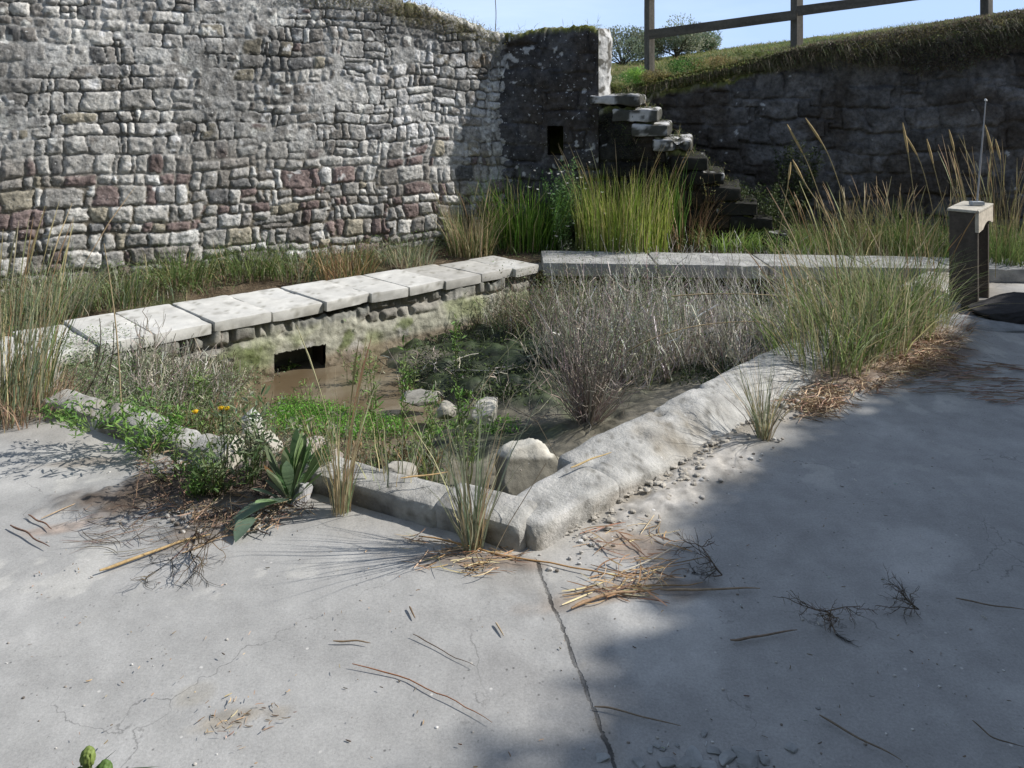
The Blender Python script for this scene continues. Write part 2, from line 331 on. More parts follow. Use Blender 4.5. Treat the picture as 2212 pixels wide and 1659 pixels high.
# ------------------------------------------------------------------ pool bed and water
def mud_h(X, Y):
    p = np.stack([X, Y], -1)
    z = -.41 + .0 * X
    z = z + .10 * sst(-1.0, -.2, X - .55 * (Y - 4.2)) * sst(-.05, .3, X + 1.0)
    e = (E - A) / np.linalg.norm(E - A); dr = e[0] * (Y - A[1]) - e[1] * (X - A[0])      # distance from right rim
    z = z + .17 * sst(1.5, .1, dr) + .05 * fbm(p, 1.3, 4, 40)
    z = z + .40 * sst(-1.45, -2.5, X) 
    z = z + .09 * sst(5.0, 6.2, Y) * sst(-.5, .3, X)
    for (u, v, rx, ry, h) in ((1080, 790, .75, .45, .10), (900, 760, .4, .3, .05), (1010, 700, .7, .3, .06), (1480, 800, .5, .3, .06)):
        q = P(u, v, -.28); z = z + h * np.exp(-((X - q[0]) / rx) ** 2 - ((Y - q[1]) / ry) ** 2)
    q = P(560, 860, -.3); z = z - .05 * np.exp(-((X - q[0]) / .5) ** 2 - ((Y - q[1]) / .4) ** 2)
    q = P(720, 840, -.36); z = z - .13 * np.exp(-((X - q[0]) / .50) ** 2 - ((Y - q[1]) / .42) ** 2)
    return z + .018 * fbm(p, 9, 4, 41) + .008 * fbm(p, 30, 3, 42)
WZ = -.365
def more_basin():
    algp = field([(880, 850), (900, 740), (1000, 700), (1200, 700), (1260, 800), (1180, 870), (1000, 870)], 500, None, seed=260, pf=mudP)
    cover('dark green algae ruffled over the mound in the middle of the basin', 'algae', 'algae', algp, .04, 0, GREEN, .004, (.1, .9), 261, leaf=.022, lcols=[(.022, .035, .014), (.04, .06, .02), (.015, .022, .012), (.07, .10, .03)], nl=9000, spread=.05, stems=160, scol=[(.3, .28, .24), (.05, .05, .03)])
    alg2 = field([(1420, 830), (1480, 790), (1640, 770), (1600, 830)], 120, None, seed=262, pf=mudP)
    cover('dark algae patch under the dead stalks beside the right rim', 'algae', 'algae', alg2, .03, 0, GREEN, .004, (.1, .9), 263, leaf=.02, lcols=[(.022, .035, .014), (.05, .07, .025)], nl=1500, spread=.05)
    dryp = field([(1350, 860), (1480, 820), (1640, 800), (1740, 720), (1560, 720), (1400, 780)], 260, None, seed=264, pf=mudP)
    cover('pale dry brush leaning over the mud towards the right rim', 'dead stalks', 'dead_stalks', dryp, .26, 0, DEAD, .004, (.1, .9), 265, mat=M_dry, stems=520, scol=[(.46, .42, .37), (.36, .32, .28), (.26, .22, .19)])
    cover('bold bleached sticks standing and leaning among the dead stalks', 'dead stalks', 'dead_stalks', np.concatenate([deadp, deadg]), .42, 0, DEAD, .004, (.1, .9), 267, mat=M_dry, stems=190, scol=[(.56, .53, .48), (.44, .41, .36)], srad=.005)
    cover('green and grey wisps among the dead stalks of the basin', 'ground cover', 'ground_cover', np.concatenate([deadp, deadg, shr]), .42, 1500, [(.12, .17, .06), (.16, .2, .09), (.2, .22, .14)], .005, (.05, .6), 268, leaf=.018, lcols=[(.10, .15, .05), (.15, .18, .09)], nl=3500, spread=.08)
    rg = np.random.default_rng(266)
    labs = ['green reedy weed at the left of the brown water, before the plastered wall', 'tall green weed crowding the left bank behind the yellow flowers', 'green leafy weed left of the drain opening', 'pale green stem cluster between the drain and the algae mound', 'green weed cluster at the near edge of the water weed', 'tall leafy weed in front of the cream pointed stone', 'grey-green weed behind the corner tuft inside the rim', 'slender weed on the far side of the brown water', 'leafy weed at the left foot of the algae mound', 'tall sprawling green weed right of the brown water']
    for i, (u, v, h) in enumerate([(545, 850, .42), (430, 900, .34), (500, 800, .34), (760, 860, .36), (660, 930, .34), (920, 1000, .46), (1010, 1050, .40), (850, 740, .28), (880, 870, .34), (800, 930, .52)]):
        sprig(labs[i], mudP(u, v), h, .10, 7, 170, .038, [(.09, .16, .04), (.14, .21, .06), (.17, .2, .1)], (.14, .17, .07), 270 + i, ratio=.22, srad=.003, wigs=.04)
def bed():
    xs = np.arange(-3.1, 4.4, .02); ys = np.arange(2.6, 7.2, .02)
    X, Y = np.meshgrid(xs, ys, indexing='ij'); p = np.stack([X, Y], -1); Z = mud_h(X, Y)
    c = mix(vec(.135, .125, .095), vec(.185, .17, .135), sst(-.3, .4, fbm(p, 3, 4, 43))[..., None])
    alg = np.zeros_like(X)
    for (u, v, rx, ry, h) in ((1080, 800, .8, .55, 1), (980, 720, .8, .3, 1), (1200, 850, .5, .25, .9), (850, 800, .35, .3, .7), (1560, 770, .4, .25, 1), (480, 930, .7, .35, 1), (950, 960, .5, .2, .7), (640, 990, .7, .3, .9), (1100, 930, .3, .12, .8)):
        q = P(u, v, -.28); alg = np.maximum(alg, h * sst(1.2, .6, np.hypot((X - q[0]) / rx, (Y - q[1]) / ry) + .45 * fbm(p, 3.5, 5, 44)))
    fine = fbm(np.stack([X * 2.5, Y * 9], -1), 1.5, 5, 45)
    c = mix(c, mix(vec(.018, .026, .014), vec(.04, .058, .024), sst(-.2, .5, fine)[..., None]), (alg * sst(-.75, -.1, fine + .2))[..., None])
    Z = Z + alg * (.035 * (fine + .2) + .05 * np.abs(fbm(p, 4, 4, 49)))
    grn = sst(.2, .55, fbm(p, 2.2, 4, 46)) * sst(-.15, -.3, Z) * .6; c = mix(c, vec(.10, .12, .06), grn[..., None])
    wet = sst(WZ + .05, WZ + .01, Z); c = c * (1 - .35 * wet[..., None])
    din = inside(X, Y, OUT); cx = din[:-1, :-1]
    MB().add(np.stack([X, Y, Z], -1), gridq(len(xs), len(ys))[(cx > .06).ravel()], c=c.reshape(-1, 3)).build('pool_bed', M_mud)['kind'] = 'structure'
    xs = np.arange(-2.7, 2.0, .1); ys = np.arange(3.0, 6.9, .1); X, Y = np.meshgrid(xs, ys, indexing='ij')
    keep = (inside(X, Y, OUT)[:-1, :-1] > .2).ravel()
    MB().add(np.stack([X, Y, X * 0 + WZ], -1), gridq(len(xs), len(ys))[keep], c=(.1, .1, .1)).build('water', M_water)['kind'] = 'structure'
bed()

# ------------------------------------------------------------------ rubble walls
def layout(s, z, rng, hmin, hmax, wmin, wmax, seed, warp=.05):
    p = np.stack([s, z], -1)
    s2 = s + warp * fbm(p, 2.6, 3, seed) + .012 * fbm(p, 14, 2, seed + 5); z2 = z + warp * .75 * fbm(p, 1.9, 3, seed + 1) + .008 * fbm(p, 14, 2, seed + 6)
    bh = _T[(np.floor((z2 + 5) / .19).astype(int) * 5303 + seed * 17) & 65535]; sw = .62 * (wmax / .28) ** .5
    sv = (s2 + .20 * bh * (wmax / .28)) / sw; sec = np.floor(sv).astype(int); secd = np.minimum(sv - sec, sec + 1 - sv) * sw
    z2 = z2 + .16 * (hmax / .18) * _T[(sec * 9973 + seed * 31) & 65535]; s2 = s2 + .3 * _T[(sec * 7001 + seed * 13) & 65535]
    zb = [-.6]
    while zb[-1] < 4.0:
        k = np.clip((zb[-1]) / 2.0, 0, 1)
        zb.append(zb[-1] + rng.uniform(hmin, hmax) * (1 + .2 * k))
    zb = np.array(zb); r = np.clip(np.searchsorted(zb, z2) - 1, 0, len(zb) - 2)
    sl = np.zeros_like(s); sr = np.ones_like(s); ids = np.zeros(s.shape, int); lo = zb[r].copy(); hi = zb[r + 1].copy()
    for k in range(len(zb) - 1):
        m = r == k
        if not m.any(): continue
        h = zb[k + 1] - zb[k]; b = [-1.0 + rng.uniform(0, .3)]
        while b[-1] < 9.5: b.append(b[-1] + rng.uniform(wmin, wmax) * (.6 + .4 * h / hmax) * rng.choice([.55, .8, 1, 1.5]))
        b = np.array(b); c = np.clip(np.searchsorted(b, s2[m]) - 1, 0, len(b) - 2)
        split = rng.random(len(b)) < .12; fr = rng.uniform(.35, .65, len(b)); mid = zb[k] + h * fr[c]
        up = z2[m] > mid; sp = split[c] & (h > hmin * 1.5)
        l_ = lo[m]; h_ = hi[m]; l_ = np.where(sp & up, mid, l_); h_ = np.where(sp & ~up, mid, h_); lo[m] = l_; hi[m] = h_
        sl[m] = b[c]; sr[m] = b[c + 1]; ids[m] = k * 1000 + c * 2 + (sp & up)
    ids = ids * 31 + sec; dx = np.minimum(np.minimum(s2 - sl, sr - s2), secd); dz = np.minimum(z2 - lo, hi - z2)
    R = .3 * np.minimum(sr - sl, hi - lo); R = np.minimum(R, .03)
    e = np.where((dx < R) & (dz < R), R - np.hypot(R - dx, R - dz), np.minimum(dx, dz))
    ca = (s2 - (sl + sr) / 2) / (sr - sl); cb = (z2 - (lo + hi) / 2) / (hi - lo)
    hsh = lambda q: _T[((ids * 7919 + q * 104729) ^ 0x5bd1) & 65535]
    return e, ids, hsh, ca, cb

def wall_mesh(p0, dirv, L_, top, base, res, style, thick=.5, seed=1, hole=None, end_back=True, depth=1.0):
    """front face displaced relief over the coursed stones, rounded rough top, plain back; s runs from p0 along dirv, normal to the camera side"""
    nx, ny = (dirv[1], -dirv[0])
    if ny > 0: nx, ny = -nx, -ny
    ns = int(L_ / res); S = np.linspace(0, L_, ns)
    H = top(S) + .03 * fbm(np.stack([S, S * 0], -1), 6, 3, seed) + .015 * fbm(np.stack([S, S * 0], -1), 25, 2, seed)
    nf = int((H.max() - base) / res); tf = np.linspace(0, 1, nf)
    r = .07
    s = np.repeat(S[:, None], nf, 1); z = base + tf[None, :] * (H[:, None] - r - base)
    e, ids, h, ca, cb = layout(s, z, np.random.default_rng(seed), style['h'][0], style['h'][1], style['w'][0], style['w'][1], seed, style.get('warp', .05))
    D_, C_ = style['fn'](s, z, e, h, ca, cb, H[:, None])
    D_ = D_ * depth
    x = p0[0] + s * dirv[0] + D_ * nx; y = p0[1] + s * dirv[1] + D_ * ny
    V = [np.stack([x, y, z], -1)]; CC = [C_]
    # rounded, rough top strip
    nt_ = 22
    a = np.linspace(0, 1, nt_)[1:]
    ss = np.repeat(S[:, None], nt_ - 1, 1)
    off = -thick * sst(0, 1, a)[None, :] * np.ones_like(ss); zz = H[:, None] - r + r * np.sqrt(np.clip(1 - (1 - np.minimum(a * 5, 1)) ** 2, 0, 1))[None, :] + 0 * ss
    zz = zz + style.get('toprough', .03) * fbm(np.stack([ss, off], -1), 9, 4, seed + 3)
    d0 = D_[:, -1:] * (1 - sst(0, .5, a))[None, :]
    x = p0[0] + ss * dirv[0] + (off + d0) * nx; y = p0[1] + ss * dirv[1] + (off + d0) * ny
    V.append(np.stack([x, y, zz], -1))
    tcol = style['top'](ss, off); CC.append(tcol)
    # back
    sb = S[:, None]; x = p0[0] + sb * dirv[0] - thick * nx; y = p0[1] + sb * dirv[1] - thick * ny
    V.append(np.stack([x, y, base + 0 * sb], -1)); CC.append(tcol[:, -1:, :])
    V = np.concatenate(V, 1); CC = np.concatenate(CC, 1); nv = V.shape[1]
    q = gridq(ns, nv)
    if hole is not None:
        cs = np.repeat(((S[:-1] + S[1:]) / 2)[:, None], nv - 1, 1); cz = (V[:-1, :-1, 2] + V[1:, 1:, 2]) / 2
        jj = np.repeat(np.arange(nv - 1)[None, :], ns - 1, 0)
        q = q[~((cs > hole[0]) & (cs < hole[1]) & (cz > hole[2]) & (cz < hole[3]) & (jj < nf - 1)).ravel()]
    mb = MB().add(V, q, c=CC.reshape(-1, 3))
    # end caps (fan)
    for side in (0, -1):
        ring = V[side]; cen = ring.mean(0); n = len(ring); k = np.arange(n - 1)
        vv = np.concatenate([ring, [cen]]); tt = np.stack([k, k + 1, np.full(n - 1, n)], -1)
        cc_ = np.concatenate([CC[side], [CC[side].mean(0)]])
        mb.add(vv, t=tt, c=cc_)
    if hole is not None:      # reveal of the opening
        h0, h1, z0, z1 = hole; dd = .45
        def pt(s_, z_, o): return [p0[0] + s_ * dirv[0] + o * nx, p0[1] + s_ * dirv[1] + o * ny, z_]
        v = [pt(h0 - .01, z0 - .01, .01), pt(h1 + .01, z0 - .01, .01), pt(h1 + .01, z1 + .01, .01), pt(h0 - .01, z1 + .01, .01)]
        v += [pt(h0 - .01, z0 - .01, -dd), pt(h1 + .01, z0 - .01, -dd), pt(h1 + .01, z1 + .01, -dd), pt(h0 - .01, z1 + .01, -dd)]
        v = np.array(v); v[:4, :2] -= vec(nx, ny) * .03
        mb.add(v, q=[[0, 1, 5, 4], [1, 2, 6, 5], [2, 3, 7, 6], [3, 0, 4, 7], [4, 5, 6, 7]], c=style.get('holecol', (.05, .045, .035)))
    return mb

def fn_left(s, z, e, h, ca, cb, H):
    p = np.stack([s, z], -1)
    fl = sst(.6, 1.1, z + .25 * fbm(p, 1.1, 4, 60) - .08 * (s - 2)) * (1 - .95 * (sst(.65, .25, np.hypot((s - 1.15) / .9, (z - 1.72) / .30))))  # flush pointing higher up; a patch of open joints near the corner
    gap = .0035 + .005 * h(1)
    ee = np.clip(e - gap, 0, None)
    bul = (1 - np.exp(-ee / .007)); pil = .004 * (1 - (2 * np.abs(ca)) ** 3) * (1 - (2 * np.abs(cb)) ** 3)
    stone = .018 * bul * (.6 + .9 * h(2)) + pil + .009 * (h(3) - .5) * 2 * cb + .009 * (h(4) - .5) * 2 * ca
    rough = .008 * fbm(p, 16, 4, 61) + .004 * fbm(p, 50, 2, 62)
    morl = .004 * fbm(p, 18, 3, 63) 
    morf = .019 + .008 * fbm(p, 5, 4, 64) + .005 * fbm(p, 22, 3, 65)
    cov = sst(-.2, .5, fbm(p, 2.6, 4, 66) + .1)
    lump = .022 * fbm(p, 1.7, 4, 77)
    dep = mix(np.maximum(stone + rough, morl), np.maximum(stone * .85 + .004 + rough, mix(morf * .4, morf, cov)), fl) + lump
    ismort = mix(sst(.004, -.001, stone + rough - morl), sst(.0, .010, mix(morf * .4, morf, cov) - stone * .85), fl)
    crk = sst(.006, .001, e + .004 * fbm(p, 9, 3, 310)) * sst(-.15, .15, fbm(p, 2.4, 4, 311)) * fl; dep = dep - .016 * crk
    k = h(5); 
    pal = 1.24 * np.array([[.265, .258, .245], [.345, .338, .32], [.205, .193, .178], [.15, .118, .112], [.25, .23, .185], [.38, .38, .37], [.12, .12, .12]])
    lowp = np.searchsorted(np.cumsum([.26, .24, .14, .19, .06, .08, .03]), k); hip = np.searchsorted(np.cumsum([.40, .28, .18, .02, .02, .06, .04]), k)
    idx = np.clip(np.where(z < 1.0 + .3 * h(6), lowp, hip), 0, 6)
    c = pal[idx] * (.8 + .4 * h(7))[..., None]
    c = c * (1 + .28 * fbm(p, 12, 4, 67)[..., None])
    mc = mix(vec(.14, .125, .10), vec(.45, .445, .43) * (1 + .42 * fbm(p, 20, 3, 68)[..., None]), fl[..., None])
    c = mix(c, mc, ismort[..., None]); c = mix(c, vec(.10, .09, .075), (.8 * crk)[..., None])
    dk = sst(.05, .6, fbm(p, 1.3, 5, 69) + .25 * sst(1.0, 2.0, z)) ; c = c * (1 - .38 * (dk * sst(.9, 1.4, z))[..., None])
    c = c * mix(1, .95, fl)[..., None]
    whz = sst(1.3, .5, np.hypot((s - 1.1) / .95, (z - 1.6) / .5)); li = np.maximum(sst(.50, .60, fbm(p, 11, 4, 70) * .7 + .22 * whz + .16 * fl), .85 * sst(.5, .6, h(8) + .25 * fbm(p, 8, 3, 92)) * sst(.3, .8, whz) * sst(.002, .006, ee))
    c = mix(c, vec(.62, .62, .62), (li * .8 * (1 - ismort))[..., None])
    sp = sst(.62, .72, fbm(p, 9, 3, 71)) * fl; c = mix(c, vec(.66, .66, .63), (.7 * sp)[..., None])
    mo = sst(.35, .05, z - .18 * fbm(p, 3, 3, 72) + .12 * sst(0, 3, s)) * sst(-.1, .5, fbm(p, 6, 4, 73)); c = mix(c, vec(.13, .15, .06), (.7 * mo)[..., None])
    mt = sst(.30, .04, H - z + .12 * fbm(p, 5, 4, 74)); c = mix(c, mix(vec(.13, .12, .06), vec(.22, .20, .15), sst(-.2, .3, fbm(p, 14, 3, 75))[..., None]), (.75 * mt * sst(-.2, .3, fbm(p, 8, 3, 76)))[..., None])
    br = sst(.45, .1, np.abs(z - 1.86 + .05 * s) / .4 + .5 * fbm(p, 7, 4, 78)) * sst(1.1, .6, s) * sst(-.1, .3, fbm(p, 10, 3, 79)); c = mix(c, vec(.11, .08, .045), (br * .8)[..., None])
    return dep, c
def top_pale(ss, off):
    p = np.stack([ss, off], -1); return mix(vec(.50, .49, .45), vec(.14, .14, .07), sst(-.05, .45, fbm(p, 7, 4, 80))[..., None])
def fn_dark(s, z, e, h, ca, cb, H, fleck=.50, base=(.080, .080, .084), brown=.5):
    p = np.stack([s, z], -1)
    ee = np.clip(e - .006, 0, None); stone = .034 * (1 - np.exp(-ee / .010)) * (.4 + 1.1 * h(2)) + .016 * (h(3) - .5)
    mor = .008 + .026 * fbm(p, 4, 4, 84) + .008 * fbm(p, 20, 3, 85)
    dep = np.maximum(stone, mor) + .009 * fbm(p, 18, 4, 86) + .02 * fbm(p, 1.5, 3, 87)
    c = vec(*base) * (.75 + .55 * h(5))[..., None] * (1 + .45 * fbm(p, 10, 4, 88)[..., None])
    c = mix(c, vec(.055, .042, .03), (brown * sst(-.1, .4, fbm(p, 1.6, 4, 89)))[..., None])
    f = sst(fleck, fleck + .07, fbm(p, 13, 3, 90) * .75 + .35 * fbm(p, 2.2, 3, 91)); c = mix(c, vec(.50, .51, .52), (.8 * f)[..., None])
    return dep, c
def top_moss(ss, off):
    p = np.stack([ss, off], -1); return mix(vec(.14, .15, .05), vec(.28, .27, .2), sst(0, .5, fbm(p, 9, 4, 81))[..., None])
ST_left = dict(h=(.062, .155), w=(.075, .22), warp=.045, fn=fn_left, top=top_pale, toprough=.04)
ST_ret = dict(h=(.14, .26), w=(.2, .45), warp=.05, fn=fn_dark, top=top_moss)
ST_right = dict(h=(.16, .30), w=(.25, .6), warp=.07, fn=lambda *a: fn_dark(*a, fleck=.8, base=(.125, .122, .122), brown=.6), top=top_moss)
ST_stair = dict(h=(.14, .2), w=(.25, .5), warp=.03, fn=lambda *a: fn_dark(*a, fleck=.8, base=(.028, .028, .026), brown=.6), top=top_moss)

topL = lambda s: np.interp(s, [0, .25, .45, .75, 1.0, 1.5, 2.0, 2.6, 4, 7], [2.20, 2.26, 2.33, 2.40, 2.47, 2.56, 2.62, 2.7, 2.8, 2.9])
wl = wall_mesh(WC + LD * -.25, LD, 6.6, lambda s: topL(s - .25), -.05, .0095, ST_left, .55, 21)
tag(wl.build('stone_wall', M_rubble), 'long sunlit rubble stone wall of grey and purple stones behind the pale coping', 'wall')
def end_taper(mb): return mb
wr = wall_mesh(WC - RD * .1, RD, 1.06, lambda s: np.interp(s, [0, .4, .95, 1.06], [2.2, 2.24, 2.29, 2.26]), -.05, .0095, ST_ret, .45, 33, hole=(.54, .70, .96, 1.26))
# the sunlit end of the wall stands skewed and coated in white lichen
endp = (WC + RD * .955)
def end_face():
    d = vec(cos(radians(58)), sin(radians(58))); nn = vec(d[1], -d[0]); W = .34; res = .01
    S = np.arange(0, W + res, res); Z_ = np.arange(1.3, 2.27, res); s, z = np.meshgrid(S, Z_, indexing='ij'); p = np.stack([s, z], -1)
    bul = .05 * np.sin(np.clip(s / W, 0, 1) * pi) + .014 * fbm(p, 12, 4, 95) - .05 * sst(2.14, 2.27, z) ; sh = -.02 * np.sin((z - 1.3) * 4)
    x = endp[0] + s * d[0] + (bul) * nn[0] + sh; y = endp[1] + s * d[1] + bul * nn[1]
    cr = sst(.35, .15, fbm(p, 9, 4, 96) + .45); c = mix(vec(.50, .50, .49), vec(.13, .125, .11), (sst(.0, .35, fbm(p, 11, 5, 97)))[..., None])
    return MB().add(np.stack([x, y, z], -1), gridq(len(S), len(Z_)), c=c.reshape(-1, 3))
ret = empty('stone_wall', (WC[0], WC[1], 0), 'shaded blackened return wall with a square niche and white lichen flecks', 'wall')
wr.build('masonry', M_ret, ret); tag(end_face().build('wall_end', M_kerb, ret), 'sunlit white lichened end of the wall')

# right retaining wall
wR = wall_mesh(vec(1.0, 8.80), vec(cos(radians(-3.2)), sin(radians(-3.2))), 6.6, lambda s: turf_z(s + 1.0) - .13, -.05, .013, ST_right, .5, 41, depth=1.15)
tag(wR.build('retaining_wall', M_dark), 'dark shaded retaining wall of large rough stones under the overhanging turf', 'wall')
# masonry under the steps: face in line with the return wall
noses = [(0, 1.28, 1.585), (1, 1.46, 1.435), (2, 1.56, 1.285), (3, 1.78, 1.14), (4, 1.93, .955), (5, 2.1, .80), (6, 2.26, .655), (7, 2.42, .51), (8, 2.56, .365), (9, 2.72, .22)]
def stair_top(s):
    x = WC[0] + .95 * RD[0] + s * RD[0]; z = np.zeros_like(s)
    for k, nx_, zt in noses[::-1]: z = np.where(x < nx_ - .04, zt - .13, z)
    return np.maximum(z, .02)
sp0 = WC + RD * .965
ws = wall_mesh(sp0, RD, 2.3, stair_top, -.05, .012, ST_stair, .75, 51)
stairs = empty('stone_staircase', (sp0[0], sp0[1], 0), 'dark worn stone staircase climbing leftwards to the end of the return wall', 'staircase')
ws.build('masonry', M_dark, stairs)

# ------------------------------------------------------------------ stone blocks and rocks
def boxgrid(n):
    g = [np.linspace(-1, 1, k) for k in n]; V = []; Q = []; off = 0
    for ax in range(3):
        o = [a for a in range(3) if a != ax]
        for sg in (-1, 1):
            a, b = np.meshgrid(g[o[0]], g[o[1]], indexing='ij'); v = np.zeros(a.shape + (3,)); v[..., o[0]] = a; v[..., o[1]] = b; v[..., ax] = sg
            q = gridq(a.shape[0], a.shape[1], off)
            if (sg > 0) == (ax == 1): q = q[:, ::-1]
            V.append(v.reshape(-1, 3)); Q.append(q); off += a.size
    return np.concatenate(V), np.concatenate(Q)
def block(corners, z0, z1, r=.02, amp=.004, fs=12, seed=0, res=.03, col=(.4, .4, .38), var=.2, chip=0, colfn=None, zt=None):
    """rounded, worn stone: corners = 4 plan points in order, mapped bilinearly"""
    c = np.array(corners, float); Lx = (np.linalg.norm(c[1] - c[0]) + np.linalg.norm(c[2] - c[3])) / 2; Ly = (np.linalg.norm(c[3] - c[0]) + np.linalg.norm(c[2] - c[1])) / 2; Lz = z1 - z0
    n = [max(4, int(a / res) + 2) for a in (Lx, Ly, Lz)]
    v, q = boxgrid(n); half = vec(Lx, Ly, Lz) / 2; m = v * half
    ins = np.clip(m, -(half - r), half - r); d = m - ins; ln = np.linalg.norm(d, axis=1, keepdims=True); nrm = d / np.maximum(ln, 1e-9)
    m = ins + nrm * r
    wp = m + vec(seed * 3.7, seed * 1.3, 0)
    disp = amp * fbm(wp, fs, 4, seed)
    if chip:
        cp = sst(.35, .65, fbm(wp, 6, 3, seed + 50)); edge = sst(r * 2.5, 0, np.linalg.norm(m - np.clip(m, -(half - 2.5 * r), half - 2.5 * r), axis=1) * -1 + 2.5 * r); disp = disp - chip * cp * edge
    m = m + nrm * disp[:, None]
    a = (m[:, 0] / Lx + .5)[:, None]; b = (m[:, 1] / Ly + .5)[:, None]
    xy = c[0] * (1 - a) * (1 - b) + c[1] * a * (1 - b) + c[2] * a * b + c[3] * (1 - a) * b
    z = m[:, 2] + (z0 + z1) / 2
    if zt is not None: z = z + zt(xy)
    V = np.concatenate([xy, z[:, None]], 1)
    C_ = vec(*col) * (1 + var * fbm(V, 8, 4, seed + 9)[:, None])
    if colfn: C_ = colfn(V, C_, nrm)
    return MB().add(V, q, c=C_)
def rock(cen, size, seed=0, col=(.4, .38, .34), n=22, rot=0, planes=7, amp=.12, colfn=None):
    v, q = boxgrid([n, n, n]); v = v / (np.sum(np.abs(v) ** 3, 1) ** (1 / 3))[:, None]
    rg = np.random.default_rng(seed)
    for k in range(planes):
        nn = rg.normal(size=3); nn /= np.linalg.norm(nn); d = rg.uniform(.55, .85); ex = np.clip(v @ nn - d, 0, None); v = v - ex[:, None] * nn * .92
    v = v * (1 + amp * fbm(v + seed, 1.6, 4, seed))[:, None] + .02 * fbm(v + seed, 9, 3, seed)[:, None]
    v = v * vec(*size) / 2; a = cos(rot); b = sin(rot); v = np.stack([v[:, 0] * a - v[:, 1] * b, v[:, 0] * b + v[:, 1] * a, v[:, 2]], -1) + vec(*cen)
    C_ = vec(*col) * (1 + .25 * fbm(v, 14, 4, seed + 2)[:, None])
    if colfn: C_ = colfn(v, C_)
    return MB().add(v, q, c=C_)

# steps: long slabs running back to the retaining wall
sd = vec(cos(radians(77)), sin(radians(77))); 
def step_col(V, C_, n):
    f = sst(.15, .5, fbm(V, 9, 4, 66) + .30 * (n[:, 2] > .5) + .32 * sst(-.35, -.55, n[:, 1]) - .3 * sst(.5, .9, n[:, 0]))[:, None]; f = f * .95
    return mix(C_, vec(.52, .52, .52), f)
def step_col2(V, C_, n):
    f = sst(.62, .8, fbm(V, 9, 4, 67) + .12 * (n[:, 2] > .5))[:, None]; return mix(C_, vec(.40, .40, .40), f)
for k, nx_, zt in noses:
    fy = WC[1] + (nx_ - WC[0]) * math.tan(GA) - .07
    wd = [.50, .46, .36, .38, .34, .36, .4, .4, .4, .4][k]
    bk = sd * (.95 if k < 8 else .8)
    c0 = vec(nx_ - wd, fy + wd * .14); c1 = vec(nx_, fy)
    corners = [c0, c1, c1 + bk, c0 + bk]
    mb = block(corners, zt - .135 + .035 * _T[k * 7 + 2], zt + .02 * (_T[k * 3] - .5) + .0, .02, .026, 5, 100 + k, .022, (.07, .07, .062) if k < 4 else (.022, .022, .019), .35, .05, step_col if k < 4 else step_col2)  # lower steps get a near-black colour that stands in for shade
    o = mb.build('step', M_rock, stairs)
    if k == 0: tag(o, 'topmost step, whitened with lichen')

# ------------------------------------------------------------------ pool rim
def line_at(u, a, d):                                  # where the sight line at column u meets the line a + t d
    k = (u - 1106) / F; return (k * a[1] - a[0]) / (d[0] - k * d[1])
ordn = ['first', 'second', 'third', 'fourth', 'fifth', 'sixth', 'seventh', 'eighth', 'ninth', 'tenth', 'eleventh', 'twelfth']
# left coping
ia = vec(-2.71, 4.36); ib = vec(.30, 6.72); idr = (ib - ia) / np.linalg.norm(ib - ia); inr = vec(-idr[1], idr[0])
us = [-40, 95, 215, 335, 462, 588, 702, 802, 882, 962, 1042, 1110, 1165]; ts = [line_at(u, ia, idr) for u in us]
rg = np.random.default_rng(5)
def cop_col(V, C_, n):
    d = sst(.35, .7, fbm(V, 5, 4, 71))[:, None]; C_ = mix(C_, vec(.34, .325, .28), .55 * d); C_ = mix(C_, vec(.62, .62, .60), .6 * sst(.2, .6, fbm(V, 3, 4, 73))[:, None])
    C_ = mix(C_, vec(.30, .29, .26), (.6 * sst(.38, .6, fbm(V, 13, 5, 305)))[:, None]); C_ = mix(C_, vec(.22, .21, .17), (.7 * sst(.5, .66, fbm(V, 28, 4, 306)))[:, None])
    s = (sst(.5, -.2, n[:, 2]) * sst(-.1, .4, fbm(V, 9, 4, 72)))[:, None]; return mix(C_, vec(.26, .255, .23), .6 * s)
for k in range(len(ts) - 1):
    a = ts[k] + .0025; b = ts[k + 1] - .0025; j = rg.uniform(-.025, .02, 4); j[2:] = rg.uniform(-.02, .02, 2); sk = [-.10, -.12, -.09, -.13, -.10, -.06, -.11, -.09, -.12, -.1, -.08, -.1][k] if False else -.10
    w = np.interp(k, [0, 3, 11], [.66, .66, .50]) + rg.uniform(-.02, .03)
    c = [ia + idr * (a) + inr * j[0], ia + idr * b + inr * j[1], ia + idr * (b + sk) + inr * (w + j[2]), ia + idr * (a + sk) + inr * (w + j[2])]
    tz = rg.uniform(-.009, .007)
    zb = .105 if k > 1 else .075
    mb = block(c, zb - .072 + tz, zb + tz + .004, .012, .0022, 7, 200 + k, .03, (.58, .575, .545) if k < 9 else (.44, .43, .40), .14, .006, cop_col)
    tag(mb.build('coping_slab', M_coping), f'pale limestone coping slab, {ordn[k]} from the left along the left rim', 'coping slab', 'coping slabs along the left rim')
# far rim
bx = [(.27, 1.25), (1.262, 2.2), (2.212, 3.05), (3.062, 3.75), (3.762, 4.5)]
for k, (a, b) in enumerate(bx):
    yb = lambda x: np.interp(x, [.3, 4.5], [7.20, 6.86]); yf = lambda x: np.interp(x, [.3, 4.5], [6.66, 6.40])
    mb = block([vec(a, yf(a)), vec(b, yf(b)), vec(b, yb(b)), vec(a, yb(a))], .0, .118, .015, .003, 7, 230 + k, .035, (.36, .36, .35), .2, .015)
    tag(mb.build('coping_slab', M_kerb), f'grey weathered coping slab, {ordn[k]} from the left along the far rim', 'coping slab', 'coping slabs along the far rim')
